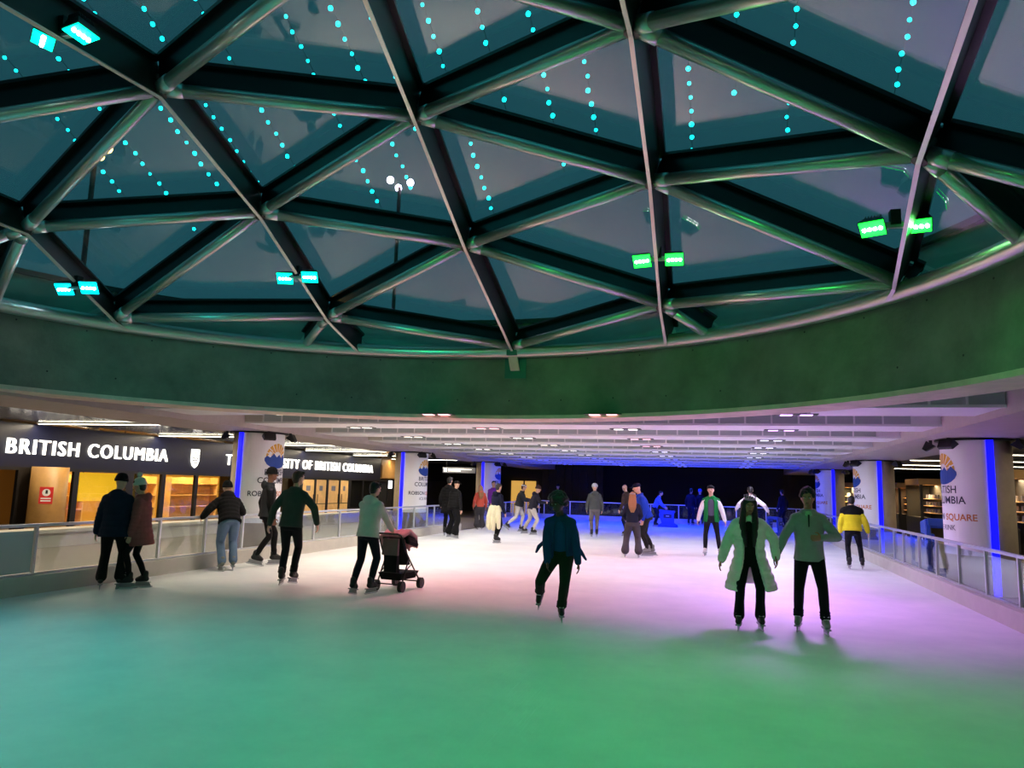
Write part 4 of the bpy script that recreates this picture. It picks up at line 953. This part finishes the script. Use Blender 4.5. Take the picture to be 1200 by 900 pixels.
# dark-haired skater in the centre foreground
person('person in open blue jacket and dark curly hair gliding on one skate, centre foreground', (-2.08,10.0), -82, .94, lean=20, hip=.84, lf=(.03,-.06,0), rf=(-.31,.3,.15), rt=30, lh=(.27,-.18,.78), rh=(-.16,-.3,.82), rpole=(-1,.5,0), head=(-38,4), skin='dark', vx=.0095,
       top=J(kind='jacket',m=bluej,hem=-.06,open=(32,22),under=tee,fat=1.0,flaps=[((-.22,.06,1.1),(-.32,.12,1.0),(-.36,.14,.92),.024),((.22,.06,1.08),(.3,.12,.93),(.36,.14,.84),.022)]), pants=J(m=olive,w=1.12,bunch=1), hair=('curly',m_hairb), face=True)
person('person in grey jacket, light trousers and white helmet standing far back', (-4.42,27.2), 103, 1.03, top=J(kind='jacket',m=grey,hem=-.04,hood=1,fat=1.2), pants=J(m=gpant,w=1.1), hat=('helmet',fab('helmet_shell',(196,196,200),.0)), lean=1, lf=(.09,0,0), rf=(-.09,-.05,0))
person('bald person in brown jacket gliding behind the embracing pair', (-3.35,28.5), 150, 1.05, top=J(kind='jacket',m=fab('brown_jacket',(74,58,52)),hem=-.05), pants=J(m=dkn), lean=12, lf=(.12,.0,0), rf=(-.2,.5,.06), rt=25)
person('person with long light brown hair and grey wide trousers, back turned', (-2.22,19.8), 96, .91, top=J(kind='jacket',m=fab('dark_blue_top',(28,32,52)),hem=-.02), pants=J(m=dgrey,w=1.4,cuff=.085), hair=('back',m_hairbl), hat=('headband',fab('grey_band',(150,140,140))), lean=5, lf=(.2,.0,0), rf=(-.18,.02,0), lh=(.2,-.25,1.05), rh=(-.18,-.28,1.05), vx=.012)
person('person in royal blue jacket and dark cap leaning towards the long haired skater', (-1.92,20.55), 190, 1.06, top=J(kind='jacket',m=royal,hem=-.06,fat=1.2), pants=J(m=fab('dark_trouser',(38,36,36)),w=1.0), boots=m_bootg, hat=('cap',dkn), lean=20, lf=(.12,.02,0), rf=(-.1,.15,0), lh=(.26,-.12,.9), rh=(-.2,-.35,1.1), head=(15,5), vx=.012, face=True)
person('person in green jacket with white sleeves facing the camera', (-.25,21.55), -92, 1.04, top=J(kind='jacket',m=kelly,sm=wsl,hem=-.1,open=(30,24),under=greytee,fat=1.1), pants=J(m=fab('dark_navy_trouser',(20,24,30)),w=.95), boots=m_bootw, hair=('short',m_hairb), hat=('headband',black), lean=7, lf=(.2,.05,0), rf=(-.16,-.05,0), lh=(.36,-.1,.9), rh=(-.34,-.1,.9), lpole=(1,.4,0), rpole=(-1,.4,0), vx=.012, face=True)
# couple holding hands
person('person with long black hair, tiara and pale long coat, holding hands', (.36,10.4), -88, .93, lean=6, side=-2, lf=(.13,.02,0), rf=(-.16,-.08,0), lh=(.344,-.11,.99), rh=(-.40,-.1,.90), lpole=(.8,.7,0), rpole=(-1,.5,0), head=(10,18), skin='tan', vx=.0095,
       top=J(kind='coat',m=mint,hem=-.44,open=(34,20),under=black,uhem=-.1,flare=.3,fat=.9), pants=J(m=blk,w=1.0,cuff=.075), hair=('long',m_hairb), hat=('tiara',mat('tiara_pink', (206,150,190), .35, metal=.3)), face=True)
person('person in sage zip fleece and black trousers, holding hands', (1.10,10.5), -94, .99, lean=4, lf=(.17,-.08,0), rf=(-.15,.06,0), rh=(-.425,-.2,.93), lh=(.14,-.27,1.22), lpole=(1,.3,-.6), rpole=(-.8,.7,0), head=(-6,10), skin='tan', vx=.0095, boots=m_bootg,
       top=J(kind='pullover',m=sage,hem=-.08,fat=1.15), pants=J(m=blk,w=1.0,bunch=1), hair=('wavy',m_hairb), face=True,
       extras=lambda t, j: (j['fin'](MB().chain([j['neck']+j['Rt']@V(0,-.125,-.02), j['neck']+j['Rt']@V(0,-.15,-.16)], [.012,.008], 8)).build('zip', m_blacktrim, t), j['fin'](MB().loft([ell(j['neck']+j['Rt']@V(0,-.035,z), j['Rt'], .05, .08) for z in (-.1,-.02,.03)])).build('undershirt', fab('mint_shirt', (150,190,160)), t)))
person('person in yellow puffer jacket with black shoulders beside the right barrier', (3.05,19.7), 84, .95, top=J(kind='puffer',m=yellow,hem=-.03,fat=1.25,yoke=shoulderp), pants=J(m=fab('dark_navy_trouser',(20,24,30)),w=1.0,bunch=1), hair=('short',m_hairb), lean=8, hip=.87, lf=(.1,.1,0), rf=(-.2,.0,0), rt=6, lt=0, lh=(.28,-.08,.9), rh=(-.36,-.1,.92), vx=.012)
person('person in white jacket mostly hidden behind the pale long coat', (.95,25.3), 95, 1.06, top=J(kind='jacket',m=whitej,hem=-.05), pants=J(m=blk), hair=('short',m_hairb), lean=14, lh=(.42,-.15,1.15), rh=(-.5,-.15,1.1))
# far end
person('person in light blue jacket pushing a blue skating aid at the far end', (-3.05,36.9), -5, .95, top=J(kind='jacket',m=lblue,hem=-.05), pants=J(m=dkn), hair=('short',m_hairb), lean=24, lh=(.18,-.5,.98), rh=(-.18,-.5,.98))
person('person in dark navy jacket at the far rail, left of a close pair', (-1.5,39.9), 70, 1.02, top=J(kind='jacket',m=dkn,hem=-.1), pants=J(m=dkn), hair=('short',m_hairb), lean=8)
person('person in dark navy jacket and beanie at the far rail, right of a close pair', (-1.0,40.1), 110, 1.0, top=J(kind='jacket',m=dkn,hem=-.1), pants=J(m=dkn), hat=('beanie',lblue), lean=5)
person('person in dark blue jacket at the far right corner of the rink', (3.0,39.6), 130, 1.05, top=J(kind='jacket',m=dkn,hem=-.1), pants=J(m=dkn), hair=('short',m_hairb))
person('person in dark purple jacket standing behind the far barrier', (-9.0,42.2), -70, 1.05, top=J(kind='jacket',m=fab('dark_purple',(34,24,60)),hem=-.1), pants=J(m=dkn), hat=('beanie',dkn), lift=-.02)
bp = [o for o in bpy.data.objects if o.get('label','').startswith('person in orange')][0]

# ------------------------------------------------------------------ stroller
def stroller(x, y, heading):
    t = thing('stroller', 'black folding stroller with a pink blanket over the seat', 'stroller', (x, y, 0), math.radians(heading)+PI/2); t.scale = (.88,.88,.88)
    fb = fab('stroller_black', (18,18,20)); pk = fab('pink_blanket', (206,150,156)); tub = mat('stroller_frame', (40,40,42), .35, metal=.5)
    for s in (-1,1):
        f = MB(); f.tube([(s*.24,.4,1.02),(s*.25,.22,.72),(s*.26,-.34,.14)], .014, 8); f.tube([(s*.25,.1,.58),(s*.26,.34,.13)], .014, 8); f.tube([(s*.25,-.02,.48),(s*.25,.24,.34)], .011, 8); f.build('side_frame', tub, t, smooth=True)
        for y_ in (-.36,.36):
            for k in (-.022,.022):
                c = V(s*.27+k, y_, .1); w_ = MB(); w_.tube([c-V(.014,0,0), c+V(.014,0,0)], .1, 20); wh = w_.build('wheel', m_black, t, smooth=False)
                MB().tube([c-V(.017,0,0), c+V(.017,0,0)], .035, 12).build('wheel_hub', tub, wh)
    MB().tube([(-.24,.4,1.02),(-.2,.46,1.05),(.2,.46,1.05),(.24,.4,1.02)], .018, 8).build('handlebar', m_black, t, smooth=True)
    MB().tube([(-.26,.34,.13),(.26,.34,.13)], .012, 8).build('axle', tub, t); MB().tube([(-.26,-.34,.13),(.26,-.34,.13)], .012, 8).build('axle', tub, t)
    m = MB(); m.hexa([V(-.2,-.28,.2),V(.2,-.28,.2),V(.2,.3,.2),V(-.2,.3,.2),V(-.25,-.32,.33),V(.25,-.32,.33),V(.25,.34,.33),V(-.25,.34,.33)]); m.build('basket', fb, t)
    m = MB(); m.loft([ell(V(0,.18-.1*k,.5+.12*k) if False else V(0,.0+.07*k,.46+.13*k), Matrix.Identity(3), .22, .16-.01*k) for k in range(5)]); vox('seat', m, .015, fb, t, 3)
    m = MB()
    for k in range(9):
        a = PI*k/8; m.capsule((-.22*math.cos(a)*1.05, .12-.16*math.sin(a)*.2, .9+.12*math.sin(a)), .05, (-.22*math.cos(a), -.22, .82+.12*math.sin(a)), .045)
    vox('canopy', m, .015, fb, t, 2)
    m = MB(); rnd = random.Random(5)
    for k in range(9): m.chain([(-.2+.05*k, .26, 1.0+rnd.uniform(-.02,.02)), (-.2+.06*k, .02, 1.07+rnd.uniform(-.02,.02)), (-.18+.055*k, -.26, .96), (-.16+.055*k, -.36, .74+rnd.uniform(-.05,.04))], [.04,.045,.04,.028], 10)
    m.chain([(.25,.25,.98),(.29,.1,.8),(.28,.05,.62)], [.05,.06,.04]); vox('blanket', m, .013, pk, t, 3)
    m = MB(); m.hexa([V(-.21,.4,.66),V(.12,.4,.66),V(.12,.46,.66),V(-.21,.46,.66),V(-.2,.38,.96),V(.12,.38,.96),V(.12,.43,.96),V(-.2,.43,.96)]); m.build('rear_bag', fab('pinkish_bag', (120,96,100)), t)
    m = MB(); m.hexa([V(-.2,.34,.34),V(.06,.34,.34),V(.06,.46,.36),V(-.2,.46,.36),V(-.2,.37,.7),V(.08,.37,.7),V(.08,.45,.7),V(-.2,.45,.7)]); m.build('diaper_bag', fb, t)
stroller(-5.17, 11.72, 84)
# ------------------------------------------------------------------ blue skating aids
m_aid = mat('blue_plastic', (24,72,176), .35); m_aidl = mat('white_decal', (220,224,230), .5)
def aid(x, y, rz, label, s=1.0):
    t = thing('skating_aid', label, 'skating aid', (x, y, 0), math.radians(rz), 'blue plastic skating aids')
    def panel(pts, holes, th, yoff, nm):
        b = MB(); n = len(pts); b.add([V(px*s, yoff-th/2, pz*s) for px, pz in pts]+[V(px*s, yoff+th/2, pz*s) for px, pz in pts], [tuple(range(n)), tuple(range(2*n-1,n-1,-1))]+[(i,(i+1)%n,n+(i+1)%n,n+i) for i in range(n)])
        o = b.build(nm, m_aid, t)
        bv = o.modifiers.new('bevel','BEVEL'); bv.width = .02; bv.segments = 2
        for (a, c, w_, h_) in holes:
            MB().box(((a-w_)*s, yoff-th/2-.012, (c-h_)*s), ((a+w_)*s, yoff+th/2+.012, (c+h_)*s)).build('recess', mat('blue_recess', (10,30,90), .5), o)
            MB().box(((a-w_*.4)*s, yoff-th/2-.018, (c-h_*.15)*s), ((a+w_*.4)*s, yoff+th/2+.018, (c+h_*.2)*s)).build('decal', m_aidl, o)
    for yo in (-.22*s,.22*s): panel([(-.5,.0),(.5,0),(.46,.12),(.3,.2),(.3,.62),(.36,.8),(-.36,.86),(-.44,.6),(-.3,.2),(-.46,.12)], [(0,.55,.2,.09)], .07*s, yo, 'side_panel')
    for px, pz in ((-.38,.82),(.3,.76),(-.4,.06),(.4,.06)): MB().box(((px-.05)*s,-.22*s,(pz-.05)*s),((px+.05)*s,.22*s,(pz+.05)*s)).build('cross_bar', m_aid, t)
aid(-2.45, 37.0, 0, 'blue plastic skating aid pushed by the far skater', .95)
aid(4.74, 18.75, 82, 'large blue plastic skating aid standing behind the right barrier', 1.5)
aid(4.9, 21.2, 80, 'blue plastic skating aid behind the barrier beyond the larger one', 1.0)
aid(2.2, 33.6, 70, 'narrow blue skating aid on the ice behind the sage fleece', .9)
